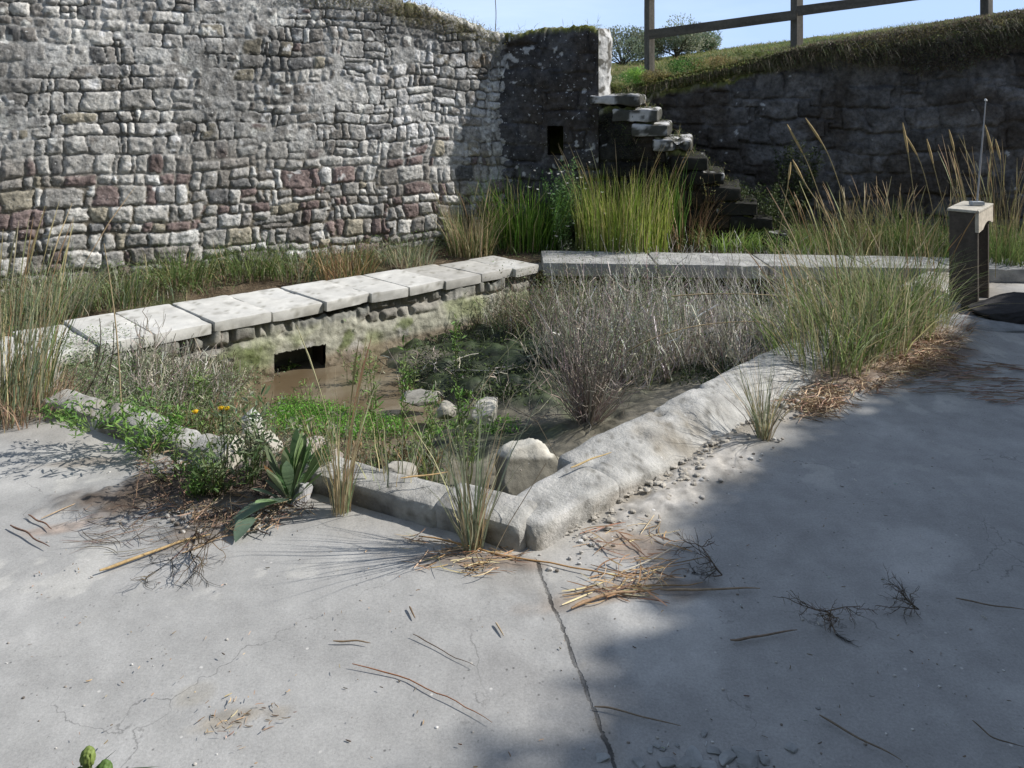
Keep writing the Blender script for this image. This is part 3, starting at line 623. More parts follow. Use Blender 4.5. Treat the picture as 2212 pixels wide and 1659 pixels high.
# front kerb
fd = (B - A) / np.linalg.norm(B - A); fn_ = vec(-fd[1], fd[0]); 
if fn_[1] < 0: fn_ = -fn_
fa = A + fn_ * .0
tf = lambda u: line_at(u, fa, fd)
def wear(C_, V, n):
    C_ = mix(C_, vec(.20, .195, .18), (.55 * sst(.25, .5, fbm(V, 16, 5, 301)))[:, None]); C_ = mix(C_, vec(.12, .115, .10), (.7 * sst(.45, .6, fbm(V, 32, 4, 302)))[:, None])
    C_ = mix(C_, vec(.24, .20, .14), (.5 * sst(.1, .6, fbm(V, 3, 5, 303)))[:, None]); return mix(C_, vec(.50, .49, .47), (.55 * sst(.3, .6, fbm(V, 7, 5, 304)))[:, None])
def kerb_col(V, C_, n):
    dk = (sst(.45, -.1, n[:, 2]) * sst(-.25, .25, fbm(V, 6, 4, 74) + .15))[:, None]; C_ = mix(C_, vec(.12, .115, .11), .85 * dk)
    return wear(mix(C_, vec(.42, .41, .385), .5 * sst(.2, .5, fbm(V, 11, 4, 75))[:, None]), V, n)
fk = [(1125, 930, .0, .20, .092, 'broad grey kerb stone with a dark broken edge beside the corner of the front rim'),
      (925, 655, .01, .17, .085, 'long round-edged grey kerb stone left of the tall wiry grass at the front rim'),
      (430, 285, .02, .15, .06, 'short pale mossy kerb stone half hidden by weeds at the left front rim'),
      (290, 60, .03, .16, .085, 'rounded kerb stone with a dark slanting face at the left end of the front rim')]
for i, (u0, u1, o, w_, h_, lab) in enumerate(fk):
    t0, t1 = tf(u0) - (.03 if i else 0), tf(u1); a = fa + fd * t0 + fn_ * o; b = fa + fd * t1 + fn_ * (o + .01)
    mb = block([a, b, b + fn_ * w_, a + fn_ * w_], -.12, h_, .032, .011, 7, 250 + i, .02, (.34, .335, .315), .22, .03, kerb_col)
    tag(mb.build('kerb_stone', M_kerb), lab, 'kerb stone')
# rough core of the broken stretch, loose blocks
for i, (u, v, z, sx, sy, sz, col, lab) in enumerate([(560, 960, .02, .2, .16, .16, (.40, .38, .33), 'pale block of broken kerb among the weeds behind the yellow flowers'),
        (690, 985, .02, .22, .16, .15, (.42, .37, .33), 'pinkish white boulder behind the broad-leaved plant'),
        (470, 990, .04, .26, .16, .14, (.42, .40, .34), 'cream block of broken kerb left of the yellow-flowered weed'),
        (640, 1030, .04, .18, .12, .12, (.38, .36, .31), 'small pale stone in the gap of the front rim'),
        (740, 1035, .02, .22, .14, .12, (.40, .385, .35), 'rough pale stone left of the wiry straw tuft'),
        (850, 1025, .0, .2, .12, .08, (.36, .34, .3), 'flat grey stone inside the front rim behind the long kerb stone'),
        (650, 1072, .02, .10, .08, .1, (.33, .33, .34), 'small rounded grey cobble at the foot of the broad-leaved plant'),
        (545, 905, -.03, .13, .1, .09, (.45, .45, .42), 'small white stone beneath the yellow flowers')]):
    q = P(u, v, z); tag(rock((q[0], q[1], z), (sx, sy, sz), 300 + i, col, 20, i * .7).build('stone_block', M_rock), lab, 'stone')
# right kerb: sloping worn concrete band
rdv = (E - A) / np.linalg.norm(E - A); rn = vec(-rdv[1], rdv[0])
def kerbR_z(xy): return 0 * xy[:, 0]
tr = lambda u: line_at(u, A, rdv)
cuts = [0.02, tr(1345), 5.4]
for i in range(2):
    a = A + rdv * (cuts[i] - .035 * i); b = A + rdv * (cuts[i + 1] - .002); w_ = [.25, .33][i]
    h_ = [.09, .088][i]
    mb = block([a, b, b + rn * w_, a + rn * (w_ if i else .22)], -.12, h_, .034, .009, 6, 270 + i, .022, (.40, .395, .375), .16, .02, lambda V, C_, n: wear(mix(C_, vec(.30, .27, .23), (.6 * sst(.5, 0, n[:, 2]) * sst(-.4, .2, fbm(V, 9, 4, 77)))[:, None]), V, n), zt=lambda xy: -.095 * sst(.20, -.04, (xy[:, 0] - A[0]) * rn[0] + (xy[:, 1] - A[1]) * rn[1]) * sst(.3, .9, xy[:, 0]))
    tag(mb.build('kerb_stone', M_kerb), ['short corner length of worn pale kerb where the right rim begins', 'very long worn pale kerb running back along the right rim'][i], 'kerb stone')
# left end rim, under weeds
mb = block([B + vec(-.02, .05), B + vec(.2, .1), Cc + vec(.2, .0), Cc + vec(0, -.05)], -.12, .07, .04, .02, 5, 290, .03, (.3, .29, .26))
tag(mb.build('kerb_stone', M_kerb), 'low kerb stone buried in weeds at the left end of the basin', 'kerb stone')
# crumbled mortar along the right kerb
def crumbs():
    mb = MB(); rg = np.random.default_rng(8)
    for k in range(650):
        t_ = rg.uniform(.15, 3.4); o = -abs(rg.normal(0, .065)) + .01; q = A + rdv * t_ + rn * o; s_ = .004 + .024 * rg.random() ** 3.2
        v, f = boxgrid([3, 3, 3]); v = v / np.linalg.norm(v, axis=1)[:, None]; v = v * (1 + .4 * rg.uniform(-1, 1, (1, 3))) + .25 * fbm(v + k, 2, 2, k)[:, None]
        v = v * s_ * vec(1, .8, .45) / 1.5
        mb.add(v + vec(q[0], q[1], .012 + s_ * .2), f, c=vec(.42, .39, .34) * rg.uniform(.75, 1.15))
    return mb
tag(crumbs().build('mortar_crumbs', M_rock, smooth=False), kind='stuff', cat='rubble', label='crumbled mortar and grit along the outer foot of the right kerb')

# inner basin walls
def fn_plast(s, z, e, h, ca, cb, H):
    p = np.stack([s, z], -1)
    top = sst(-.13, -.03, z + .08 * fbm(p, 3, 3, 101) + .03 * sst(2.2, 3.0, s)) 
    ee = np.clip(e - .008, 0, None); stone = .05 * (1 - np.exp(-ee / .01)) * (.6 + .6 * h(2))
    pl = .04 + .012 * fbm(p, 5, 4, 102) + .004 * fbm(p, 25, 3, 103)
    dep = mix(pl, stone - .01, top) + .006 * fbm(p, 20, 3, 104)
    c = mix(vec(.36, .355, .29), vec(.27, .29, .17), sst(-.2, .5, fbm(p, 3.5, 4, 105))[..., None])
    c = mix(c, vec(.46, .45, .41), sst(.2, .5, fbm(p, 5, 4, 106))[..., None]); c = mix(c, vec(.12, .15, .05), (.8 * sst(.3, .6, fbm(p, 6, 5, 107)))[..., None])
    c = mix(c, vec(.20, .155, .11), (.8 * sst(-.22, -.3, z))[..., None])
    st = vec(.23, .22, .195) * (.7 + .6 * h(5))[..., None]; c = mix(c, st, top[..., None])
    return dep, c
ST_pl = dict(h=(.05, .09), w=(.12, .3), warp=.02, fn=fn_plast, top=lambda a, b: np.tile(vec(.2, .2, .18), a.shape + (1,)), holecol=(.04, .032, .025))
pi0 = ia + inr * .045
cs0 = line_at(588, pi0, idr); cs1 = line_at(697, pi0, idr)
wi = wall_mesh(pi0 - idr * .4, idr, 4.15, lambda s: .035 + 0 * s, -.7, .0095, ST_pl, .2, 61, hole=(cs0 + .4, cs1 + .4, WZ - .05, -.19))
tag(wi.build('basin_wall', M_plaster), 'green-stained plastered basin wall with a dark rectangular drain opening under the pale coping', 'wall')
wb = wall_mesh(vec(.3, 6.76), vec(1, -.055) / np.hypot(1, .055), 4.2, lambda s: .0 + 0 * s, -.7, .02, ST_stair, .15, 62)
tag(wb.build('basin_wall', M_dark), 'dark damp basin wall under the far grey rim', 'wall')
# sides hidden beneath the near kerbs: plain earth-and-mortar faces
for nm, a, b in (('right', A + rn * .16, E + rn * .16), ('front', A + fn_ * .12, B + fn_ * .12), ('left', B + vec(.1, .05), Cc + vec(.1, 0))):
    mb = block([a, b, b + (vec(.06, 0) if nm == 'left' else (rn if nm == 'right' else fn_) * .08), a + (vec(.06, 0) if nm == 'left' else (rn if nm == 'right' else fn_) * .08)], -.6, -.02, .01, .012, 6, 310, .05, (.2, .18, .14))
    lab = {'right': 'rough inner face of the basin below the right kerb', 'front': 'rough inner face of the basin below the front kerb', 'left': 'rough inner face of the basin at its weedy left end'}[nm]
    tag(mb.build('basin_wall', M_kerb), lab, 'wall')

# ------------------------------------------------------------------ rocks in the basin and by the bench
def capcol(zc):
    return lambda v, C_: mix(C_, mix(vec(.16, .15, .12), vec(.56, .535, .47), sst(zc - .006, zc + .006, v[:, 2] + .012 * fbm(v, 7, 3, 5) - .3 * (v[:, 0] * 0))[:, None]), .9)
for i, (u, v, z, sx, sy, sz, col, lab, cf) in enumerate([
    (1155, 1030, -.14, .34, .26, .30, (.4, .38, .33), 'large square stone with a cream top and muddy sides inside the front corner', -.035),
    (1052, 893, -.26, .24, .17, .15, (.45, .43, .37), 'cream pointed stone lying in the wet mud in the middle of the basin', -.30),
    (960, 890, -.28, .14, .12, .10, (.36, .34, .29), 'smaller pale stone left of the pointed stone in the mud', None),
    (900, 860, -.27, .25, .14, .1, (.3, .29, .26), 'grey stone under white twigs in the algae', None),
    (1530, 740, -.2, .17, .14, .2, (.20, .20, .20), 'round grey stone among the dead stalks', None),
    (700, 990, -.28, .1, .1, .08, (.4, .36, .32), 'small pink-grey stone in the mud behind the front rim', None)]):
    q = P(u, v, z); tag(rock((q[0], q[1], z), (sx, sy, sz), 330 + i, col, 26, .3 + i, 8, .12, capcol(cf) if cf is not None else None).build('rock', M_rock), lab, 'rock')
q = P(2165, 690); tag(rock((q[0] + .12, q[1] + .05, .03), (.62, .4, .24), 351, (.045, .043, .045), 28, .2).build('boulder', M_rock), 'black-brown boulder right of the wooden bench at the edge of the picture', 'boulder')
q = P(2115, 700); tag(rock((q[0], q[1], -.01), (.8, .34, .09), 352, (.26, .27, .28), 28, -.15, 5).build('flat_stone', M_rock), 'low flat grey stone in front of the wooden bench', 'stone')
q = P(2030, 668); tag(rock((q[0], q[1], .02), (.3, .2, .12), 353, (.30, .30, .29), 20, .4, 5).build('rock', M_rock), 'grey stone left of the foot of the wooden bench', 'rock')

# ------------------------------------------------------------------ timber: bench and fence
def plank(mb, a, b, w, h, up=(0, 0, 1), col=(.2, .17, .13), r=.006, seed=0):
    a = vec(*a); b = vec(*b); d = b - a; Ln = np.linalg.norm(d); d /= Ln; s = np.cross(d, vec(*up)); s /= np.linalg.norm(s); t_ = np.cross(s, d)
    v, q = boxgrid([max(4, int(Ln / .05)), 5, 5]); half = vec(Ln, w, h) / 2; m = v * half; ins = np.clip(m, -(half - r), half - r); dd = m - ins; nn = dd / np.maximum(np.linalg.norm(dd, axis=1, keepdims=True), 1e-9)
    m = ins + nn * r; m = m + nn * (.003 * fbm(m * vec(2, 14, 14) + seed, 1, 3, seed))[:, None]
    g = fbm(m * vec(2.5, 60, 60) + seed, 1, 4, seed + 3)[:, None]
    V = (a + b) / 2 + m[:, :1] * d + m[:, 1:2] * s + m[:, 2:] * t_
    mb.add(V, q, c=vec(*col) * (1 + .35 * g)); return mb
th = radians(48); ax = vec(cos(th), sin(th), 0); sx_ = vec(-sin(th), cos(th), 0)
b0 = vec(3.385, 5.55, 0); BW, BL = .187, .50
bench = empty('wooden_bench', tuple(b0 + ax * BL / 2 + sx_ * BW / 2), 'narrow weathered wooden bench with board legs, seen from its end beside the far right rim', 'bench')
dk = (.062, .05, .04); lt = (.52, .47, .39)
c_ = b0 + sx_ * BW / 2
plank(MB(), c_ + ax * .022 + vec(0, 0, -.02), c_ + ax * .022 + vec(0, 0, .722), .042, BW, tuple(sx_), (.09, .077, .066), seed=1).build('leg', M_wood, bench)
plank(MB(), c_ + ax * (BL - .06) + vec(0, 0, -.02), c_ + ax * (BL - .06) + vec(0, 0, .722), .042, BW * .9, tuple(sx_), (.075, .062, .05), seed=2).build('leg', M_wood, bench)
plank(MB(), c_ + ax * -.008 + vec(0, 0, .732), c_ + ax * (BL + .02) + vec(0, 0, .732), BW + .02, .022, (0, 0, 1), (.46, .43, .37), seed=3).build('seat', M_wood, bench)
def apron():                                    # side board with an arched lower edge
    n = 40; s = np.linspace(0, BL + .012, n); mb = MB(); zt = .72
    zb = .58 + .035 * np.clip(1 - ((s - BL * .62) / (BL * .32)) ** 2, 0, 1) + .02 * (s / BL)
    V = []
    for o in (-.018, .006):
        for zz in (zb, 0 * s + zt):
            V.append(np.stack([(b0 + sx_ * (o * -1))[0] + s * ax[0] - sx_[0] * 0, (b0 + sx_ * (o * -1))[1] + s * ax[1], zz], -1))
    V = np.array(V)  # 0: outer-low? order: (-.018 -> sx +.018 inner), (.006 -> outer)
    vv = V.reshape(-1, 3); q = []
    idx = lambda r_, k: r_ * n + k
    for k in range(n - 1):
        for r1, r2 in ((0, 1), (1, 3), (3, 2), (2, 0)): q.append([idx(r1, k), idx(r1, k + 1), idx(r2, k + 1), idx(r2, k)])
    q.append([idx(0, 0), idx(1, 0), idx(3, 0), idx(2, 0)]); q.append([idx(0, n - 1), idx(1, n - 1), idx(3, n - 1), idx(2, n - 1)])
    c = vec(*lt) * (1 + .25 * fbm(vv, 20, 3, 4)[:, None]); return mb.add(vv, q, c=c)
apron().build('apron', M_wood, bench, smooth=False)
# thin rod with a foot plate on the bench
rb = b0 + ax * .28 + sx_ * .06 + vec(0, 0, .744)
def tube_paths(paths, radii, sides=4, cols=None, cap=False):
    """paths (N,K,3), radii (N,K) -> mesh arrays"""
    Pp = np.asarray(paths, float); N_, K, _ = Pp.shape; R = np.broadcast_to(np.asarray(radii, float), (N_, K))
    T_ = np.gradient(Pp, axis=1); T_ /= np.maximum(np.linalg.norm(T_, axis=2, keepdims=True), 1e-9)
    ref = np.where(np.abs(T_[..., 2:]) > .9, vec(1, .2, 0), vec(0, 0, 1.)); U = np.cross(T_, ref); U /= np.maximum(np.linalg.norm(U, axis=2, keepdims=True), 1e-9); W_ = np.cross(T_, U)
    a = np.arange(sides) * 2 * pi / sides
    V = Pp[:, :, None, :] + R[:, :, None, None] * (np.cos(a)[None, None, :, None] * U[:, :, None, :] + np.sin(a)[None, None, :, None] * W_[:, :, None, :])
    i = np.arange(N_)[:, None, None] * K * sides + np.arange(K - 1)[None, :, None] * sides; j = np.arange(sides)[None, None, :]; j2 = (j + 1) % sides
    q = np.stack([i + j, i + j2, i + sides + j2, i + sides + j], -1).reshape(-1, 4)
    if cols is None: cols = (.3, .25, .2)
    c = np.asarray(cols, float)
    if c.ndim == 2: c = np.repeat(c[:, None, :], K, 1)
    if c.ndim == 3: c = np.repeat(c[:, :, None, :], sides, 2).reshape(-1, 3)
    return V.reshape(-1, 3), q, c
def add_tubes(mb, paths, radii, sides=4, cols=None):
    v, q, c = tube_paths(paths, radii, sides, cols); mb.add(v, q, c=c)
rod = empty('metal_rod', tuple(rb), 'slender grey rod with a white tip standing upright on top of the wooden bench', 'rod')
mb = MB(); tip = rb + vec(.10, .05, .80); add_tubes(mb, [[rb + (tip - rb) * t_ for t_ in np.linspace(0, 1, 5)]], [[.007, .0065, .006, .005, .004]], 6, (.34, .34, .35)); mb.build('shaft', M_metal, rod)
mb = block([rb[:2] + vec(-.045, -.03), rb[:2] + vec(.045, -.03), rb[:2] + vec(.045, .03), rb[:2] + vec(-.045, .03)], .744, .775, .005, 0, 5, 5, .02, (.45, .48, .5)); mb.build('foot_plate', M_metal, rod)
mb = rock(tip, (.02, .02, .025), 3, (.8, .8, .8), 8); mb.build('tip', M_metal, rod)

fence = empty('post_and_rail_fence', (1.7, 9.5, 1.7), 'grey wooden post-and-rail fence on the grassy bank against the sky', 'fence')
fcol = (.11, .10, .085)
posts = [PD(1403, 165, 9.5), PD(1721, 103, 9.2), PD(2131, 20, 9.0)]
for i, b in enumerate(posts):
    g = b.copy(); top_ = b.copy(); g[2] -= .3; top_[2] += 1.25; wd = [.09, .11, .10][i]
    plank(MB(), g, top_, wd, .10, (-.5, .85, 0), fcol, .006, 20 + i).build('post', M_wood, fence)
def rail(a, b, sd_): plank(MB(), a, b, .035, .12, (0, 0, 1), (.12, .105, .085), .006, sd_).build('rail', M_wood, fence)
rail(PD(1400, 75, 9.42), PD(1720, 32, 9.11), 31); rail(PD(1722, 24, 9.11), PD(2131, -30, 8.9), 32)
rail(PD(1400, 75, 9.42) + vec(0, 0, .48), PD(1720, 32, 9.11) + vec(0, 0, .48), 33)

# ------------------------------------------------------------------ vegetation tools
def rand_dir(n, rg): a = rg.uniform(0, 2 * pi, n); return np.stack([np.cos(a), np.sin(a), 0 * a], -1)
def blades(mb, base, h, lean, width, cols, rg, segs=5, droop=.3, tipcol=None, leandir=None, wig=.0):
    """flat tapering grass blades; base (N,3), h (N,), lean (N,)"""
    N_ = len(base); base = np.asarray(base, float); h = np.broadcast_to(h, (N_,)); lean = np.broadcast_to(lean, (N_,)); width = np.broadcast_to(width, (N_,))
    d = rand_dir(N_, rg) if leandir is None else leandir
    t_ = np.linspace(0, 1, segs + 1)[None, :, None]
    up = vec(0, 0, 1)
    P_ = base[:, None, :] + h[:, None, None] * (t_ * up * (1 - .25 * lean[:, None, None] ** 2) + lean[:, None, None] * (.45 * t_ + .75 * t_ ** 2) * d[:, None, :] - droop * lean[:, None, None] * t_ ** 3 * up)
    if wig: P_ = P_ + wig * h[:, None, None] * rg.normal(size=P_.shape) * t_ * .6
    a = rg.uniform(0, 2 * pi, N_); wv = np.stack([np.cos(a), np.sin(a), 0 * a], -1)
    wt = width[:, None] * np.interp(np.linspace(0, 1, segs + 1), [0, .3, 1], [.75, 1, .12])[None, :] / 2
    V = np.stack([P_ - wv[:, None, :] * wt[..., None], P_ + wv[:, None, :] * wt[..., None]], 2)
    i = np.arange(N_)[:, None] * (segs + 1) * 2 + np.arange(segs)[None, :] * 2
    q = np.stack([i, i + 1, i + 3, i + 2], -1).reshape(-1, 4)
    c = np.repeat(np.asarray(cols)[:, None, :], segs + 1, 1)
    if tipcol is not None: c = mix(c, np.asarray(tipcol), sst(.5, 1, t_) * .7)
    c = np.repeat(c[:, :, None, :], 2, 2)
    mb.add(V.reshape(-1, 3), q, c=c.reshape(-1, 3)); return P_
LEAF = np.array([[0, 0], [.28, .42], [.65, .46], [1, 0], [.65, -.46], [.28, -.42]])
def leaves(mb, pos, d, size, cols, rg, ratio=.4, fold=.15, nrm=None):
    N_ = len(pos); d = d / np.maximum(np.linalg.norm(d, axis=1, keepdims=True), 1e-9)
    r_ = rg.normal(size=(N_, 3)) * .5 + vec(0, 0, .9) if nrm is None else nrm; s = np.cross(d, r_); s /= np.maximum(np.linalg.norm(s, axis=1, keepdims=True), 1e-9); n = np.cross(s, d)
    size = np.broadcast_to(size, (N_,))
    V = pos[:, None, :] + size[:, None, None] * (LEAF[None, :, :1] * d[:, None, :] + LEAF[None, :, 1:] * ratio * s[:, None, :] + np.array([0, 1, 1, -.4, 1, 1])[None, :, None] * fold * ratio * n[:, None, :])
    i = np.arange(N_)[:, None] * 6; q = np.concatenate([i + np.array([[0, 1, 2, 3]]), i + np.array([[0, 3, 4, 5]])], 0)
    mb.add(V.reshape(-1, 3), q, c=np.repeat(np.asarray(cols)[:, None, :], 6, 1).reshape(-1, 3))
VG = 1.5
def pal(n, rg, cols, w=None, jit=.2):
    cols = np.array(cols, float) * VG; k = rg.choice(len(cols), n, p=w); c = cols[k] * (1 + jit * rg.normal(size=(n, 1))); return np.clip(c * (1 + .06 * rg.normal(size=(n, 3))), .01, .8)
GREEN = [(.085, .125, .035), (.07, .11, .035), (.12, .155, .055)]
STRAW = [(.34, .28, .17), (.27, .21, .12), (.40, .34, .22)]
GREYG = [(.13, .17, .10), (.18, .20, .13), (.24, .24, .17)]
DEAD = [(.34, .31, .275), (.22, .19, .165), (.46, .43, .39)]
def tuft(label, cat, base, h, n, spread=.05, lean=(.1, .6), width=.004, cols=GREEN, w=None, seed=0, name='grass_tuft', tipcol=None, droop=.3, heads=0, mat=None, segs=5, group=None, build=True, mb=None, leandir=None, hv=.6):
    rg = np.random.default_rng(1000 + seed); mb = mb or MB()
    r = spread * np.sqrt(rg.random(n)); a = rg.uniform(0, 2 * pi, n); b = np.stack([base[0] + r * np.cos(a), base[1] + r * np.sin(a), np.full(n, base[2] - .01)], -1)
    out_ = np.stack([np.cos(a), np.sin(a), 0 * a], -1) + .7 * rand_dir(n, rg)
    if leandir is not None: out_ = out_ + vec(*leandir)
    out_ /= np.linalg.norm(out_, axis=1, keepdims=True)
    hh = h * (1 - hv * rg.random(n) ** 1.2); blades(mb, b, hh, rg.uniform(lean[0], lean[1], n), width * rg.uniform(.55, 1.7, n), mix(pal(n, rg, cols, w), pal(n, rg, STRAW), (rg.random((n, 1)) < .10) * .8), rg, segs, droop, tipcol, out_, wig=.035)
    if heads:
        k = heads; hb = b[:k]; d_ = out_[:k]; hL = h * rg.uniform(1.0, 1.25, k)
        tt = np.linspace(0, 1, 7)[None, :, None]; ln = rg.uniform(.1, .45, k)[:, None, None]
        Pp = hb[:, None, :] + hL[:, None, None] * (tt * vec(0, 0, 1) + ln * tt ** 2 * d_[:, None, :])
        add_tubes(mb, Pp, np.array([[.0016, .0015, .0013, .0012, .0022, .004, .001]]), 3, pal(k, rg, STRAW))
    if not build: return mb
    o = mb.build(name, mat or M_veg, smooth=False, origin=vec(*base)); return tag(o, label, cat, group)

def shrub(mb, base, h, r, nstem, nleaf, leafsize, leafcols, stemcol, rg, up=.8, wigs=.06, srad=.003, ratio=.5, leafstart=.25, K=7):
    """branching small plant: wiggly stems fanning out, leaves along them"""
    base = vec(*base); a = rg.uniform(0, 2 * pi, nstem); rr = r * np.sqrt(rg.random(nstem)); tip = base + np.stack([rr * np.cos(a), rr * np.sin(a), h * rg.uniform(.55, 1.0, nstem)], -1)
    t_ = np.linspace(0, 1, K)[None, :, None]; st = base + np.stack([rr * np.cos(a) * .15, rr * np.sin(a) * .15, 0 * a], -1)
    Pp = st[:, None, :] + (tip - st)[:, None, :] * np.concatenate([np.repeat(t_ ** up if up != 1 else t_, 2, 2) ** 1.3, t_], 2)
    Pp = Pp + wigs * h * rg.normal(size=Pp.shape) * (t_ ** .7) * .6
    add_tubes(mb, Pp, srad * np.linspace(1, .35, K)[None, :], 3, pal(nstem, rg, [stemcol]))
    if nleaf:
        s = rg.integers(0, nstem, nleaf); tt = leafstart + (1 - leafstart) * rg.random(nleaf) ** .8; f = tt * (K - 1); i = np.minimum(f.astype(int), K - 2); fr = (f - i)[:, None]
        pos = Pp[s, i] * (1 - fr) + Pp[s, i + 1] * fr + .012 * rg.normal(size=(nleaf, 3)); d = rand_dir(nleaf, rg) + vec(0, 0, .6) + .4 * rg.normal(size=(nleaf, 3))
        leaves(mb, pos, d, leafsize * rg.uniform(.5, 1.2, nleaf), pal(nleaf, rg, leafcols), rg, ratio)
    return Pp
def twigs(mb, base, dirv, length, rg, depth=3, rad=.003, col=(.12, .09, .07), nb=4, spreadv=.6):
    paths = [[] for _ in range(depth)]
    def rec(p, d, Ln, lv, r):
        K = 6; pts = [p]; dd = d.copy()
        for k in range(K - 1):
            dd = dd + .25 * rg.normal(size=3); dd /= np.linalg.norm(dd); pts.append(pts[-1] + dd * Ln / (K - 1))
        paths[lv].append((pts, r))
        if lv + 1 < depth:
            for b in range(nb):
                k = rg.integers(1, K); q = pts[k]; nd = dd + spreadv * rg.normal(size=3); nd /= np.linalg.norm(nd); rec(q, nd, Ln * rg.uniform(.35, .65), lv + 1, r * .6)
    rec(vec(*base), vec(*dirv) / np.linalg.norm(dirv), length, 0, rad)
    for lv in paths:
        if lv: add_tubes(mb, [x[0] for x in lv], np.array([[x[1]] * 6 for x in lv]) * np.linspace(1, .5, 6)[None, :], 3, pal(len(lv), rg, [col]))

#VEG#
def mudP(u, v):
    z = -.3
    for _ in range(4): q = P(u, v, z); z = float(mud_h(np.array(q[0]), np.array(q[1])))
    return vec(q[0], q[1], z)
def soilP(u, v):
    z = .05
    for _ in range(4): q = P(u, v, z); z = float(soil_h(np.array(q[0]), np.array(q[1])))
    return vec(q[0], q[1], z)
# ---- wiry tufts in the front rim
tuft('wiry blue-green grass tuft standing at the front corner kerb, its blades fanning wide', 'grass tuft', P(1020, 1188), .60, 90, .035, (.04, .45), .0045, GREYG + STRAW, [.3, .3, .22, .08, .05, .05], 1, tipcol=(.2, .22, .13), droop=.1, mat=M_veg)
tuft('tall straw-coloured wiry grass tuft growing over the middle of the front rim', 'grass tuft', P(736, 1108), .60, 62, .035, (.03, .34), .0042, STRAW + GREYG, [.25, .2, .15, .2, .1, .1], 2, heads=5, droop=.05)
tuft('small wiry grey-green tuft growing out of the right kerb', 'grass tuft', P(1650, 948), .46, 110, .03, (.05, .7), .0038, GREYG + STRAW + [(.12, .10, .08)], [.2, .2, .2, .1, .1, .05, .15], 3, droop=.1)
tuft('thin green weed blades behind the front rim beside the corner tuft', 'grass tuft', mudP(930, 1050), .42, 30, .10, (.05, .5), .006, GREEN + GREYG, None, 4)
tuft('pale grass blades rising through the front rim between the two wiry tufts', 'grass tuft', P(850, 1080), .36, 26, .08, (.05, .5), .005, GREYG + STRAW, None, 5)

# ---- broad-leaved plant
def broadleaf():
    rg = np.random.default_rng(61); mb = MB(); b = P(628, 1088); n = 38
    a = rg.uniform(0, 2 * pi, n); el = rg.uniform(.6, 1.45, n); Ln = rg.uniform(.14, .30, n)
    for k in range(n):
        K = 9; tt = np.linspace(0, 1, K); d = vec(cos(a[k]), sin(a[k]), 0); s = vec(-d[1], d[0], 0)
        P_ = b + Ln[k] * (tt[:, None] * cos(el[k]) * d + (tt * sin(el[k]) - .25 * tt ** 2 * (1.3 - el[k]))[:, None] * vec(0, 0, 1)); w_ = Ln[k] * .095 * np.interp(tt, [0, .3, .45, .7, .92, 1], [.12, .14, .6, 1, .6, .05])
        V = np.stack([P_ - s * w_[:, None] + vec(0, 0, .12) * w_[:, None], P_, P_ + s * w_[:, None] + vec(0, 0, .12) * w_[:, None]], 1)
        i = np.arange(K - 1)[:, None] * 3; q = np.concatenate([i + np.array([[0, 1, 4, 3]]), i + np.array([[1, 2, 5, 4]])], 0)
        c = pal(1, rg, [(.10, .16, .07), (.14, .20, .09), (.20, .25, .15)])[0]
        if k == 2: c = vec(.30, .17, .08); w_ = w_ * .35
        mb.add(V.reshape(-1, 3), q, c=c)
    # two big grey-green leaves lying on the paving towards the camera
    for (p0, p1, w_) in ((P(625, 1080, .05), P(480, 1150, .01), .035), (P(560, 1120, .015), P(508, 1172, .008), .035)):
        K = 12; tt = np.linspace(0, 1, K); d = p1 - p0; s = np.cross(d, vec(0, 0, 1)); s /= np.linalg.norm(s)
        P_ = p0 + tt[:, None] * d + np.sin(tt * pi)[:, None] * vec(0, 0, .03); ww = w_ * np.interp(tt, [0, .2, .6, .85, 1], [.25, .6, 1, .7, .03])
        V = np.stack([P_ - s * ww[:, None] + vec(0, 0, .25) * ww[:, None], P_, P_ + s * ww[:, None] + vec(0, 0, .2) * ww[:, None]], 1)
        i = np.arange(K - 1)[:, None] * 3; q = np.concatenate([i + np.array([[0, 1, 4, 3]]), i + np.array([[1, 2, 5, 4]])], 0); mb.add(V.reshape(-1, 3), q, c=(.17, .24, .17))
    return tag(mb.build('leafy_plant', M_veg, origin=b), 'rosette plant with long spoon-shaped leaves in the broken stretch of the front rim', 'plant')
broadleaf()

# ---- yellow-flowered weed
def flowerweed():
    rg = np.random.default_rng(62); b = P(470, 1075); root = empty('flowering_weed', tuple(b), 'weed with yellow flower heads and narrow grey-green leaves at the left front rim', 'weed')
    mb = MB(); shrub(mb, b, .30, .20, 14, 200, .045, [(.10, .14, .06), (.13, .16, .09), (.07, .11, .04)], (.12, .14, .06), rg, wigs=.05, ratio=.22, leafstart=.1); mb.build('stems_and_leaves', M_veg, root, smooth=False)
    for (u, v, n) in ((422, 889, 1), (478, 881, 2), (490, 882, 2)):
        f = PD(u, v, 3.02); st = MB(); m_ = (b + f) / 2 + vec(.02, 0, .03)
        add_tubes(st, [[b, (b + m_) / 2 + vec(.01, 0, 0), m_, (m_ + f) / 2, f]], .002, 4, (.12, .15, .06)); st.build('flower_stalk', M_veg, root)
        h = MB(); v_, q_ = boxgrid([8, 8, 5]); v_ = v_ / np.linalg.norm(v_, axis=1)[:, None] * vec(.010, .010, .007) * (1 + .15 * fbm(v_, 8, 2, 5))[:, None]
        h.add(v_ + f, q_, c=(.78, .47, .02)); kk = 16; a = np.arange(kk) * 2 * pi / kk; leaves(h, np.tile(f, (kk, 1)), np.stack([np.cos(a), np.sin(a), .25 + 0 * a], -1), .015, pal(kk, rg, [(.80, .52, .03)], jit=.05), rg, .3)
        h.build('flower_head', M_veg, root)
flowerweed()
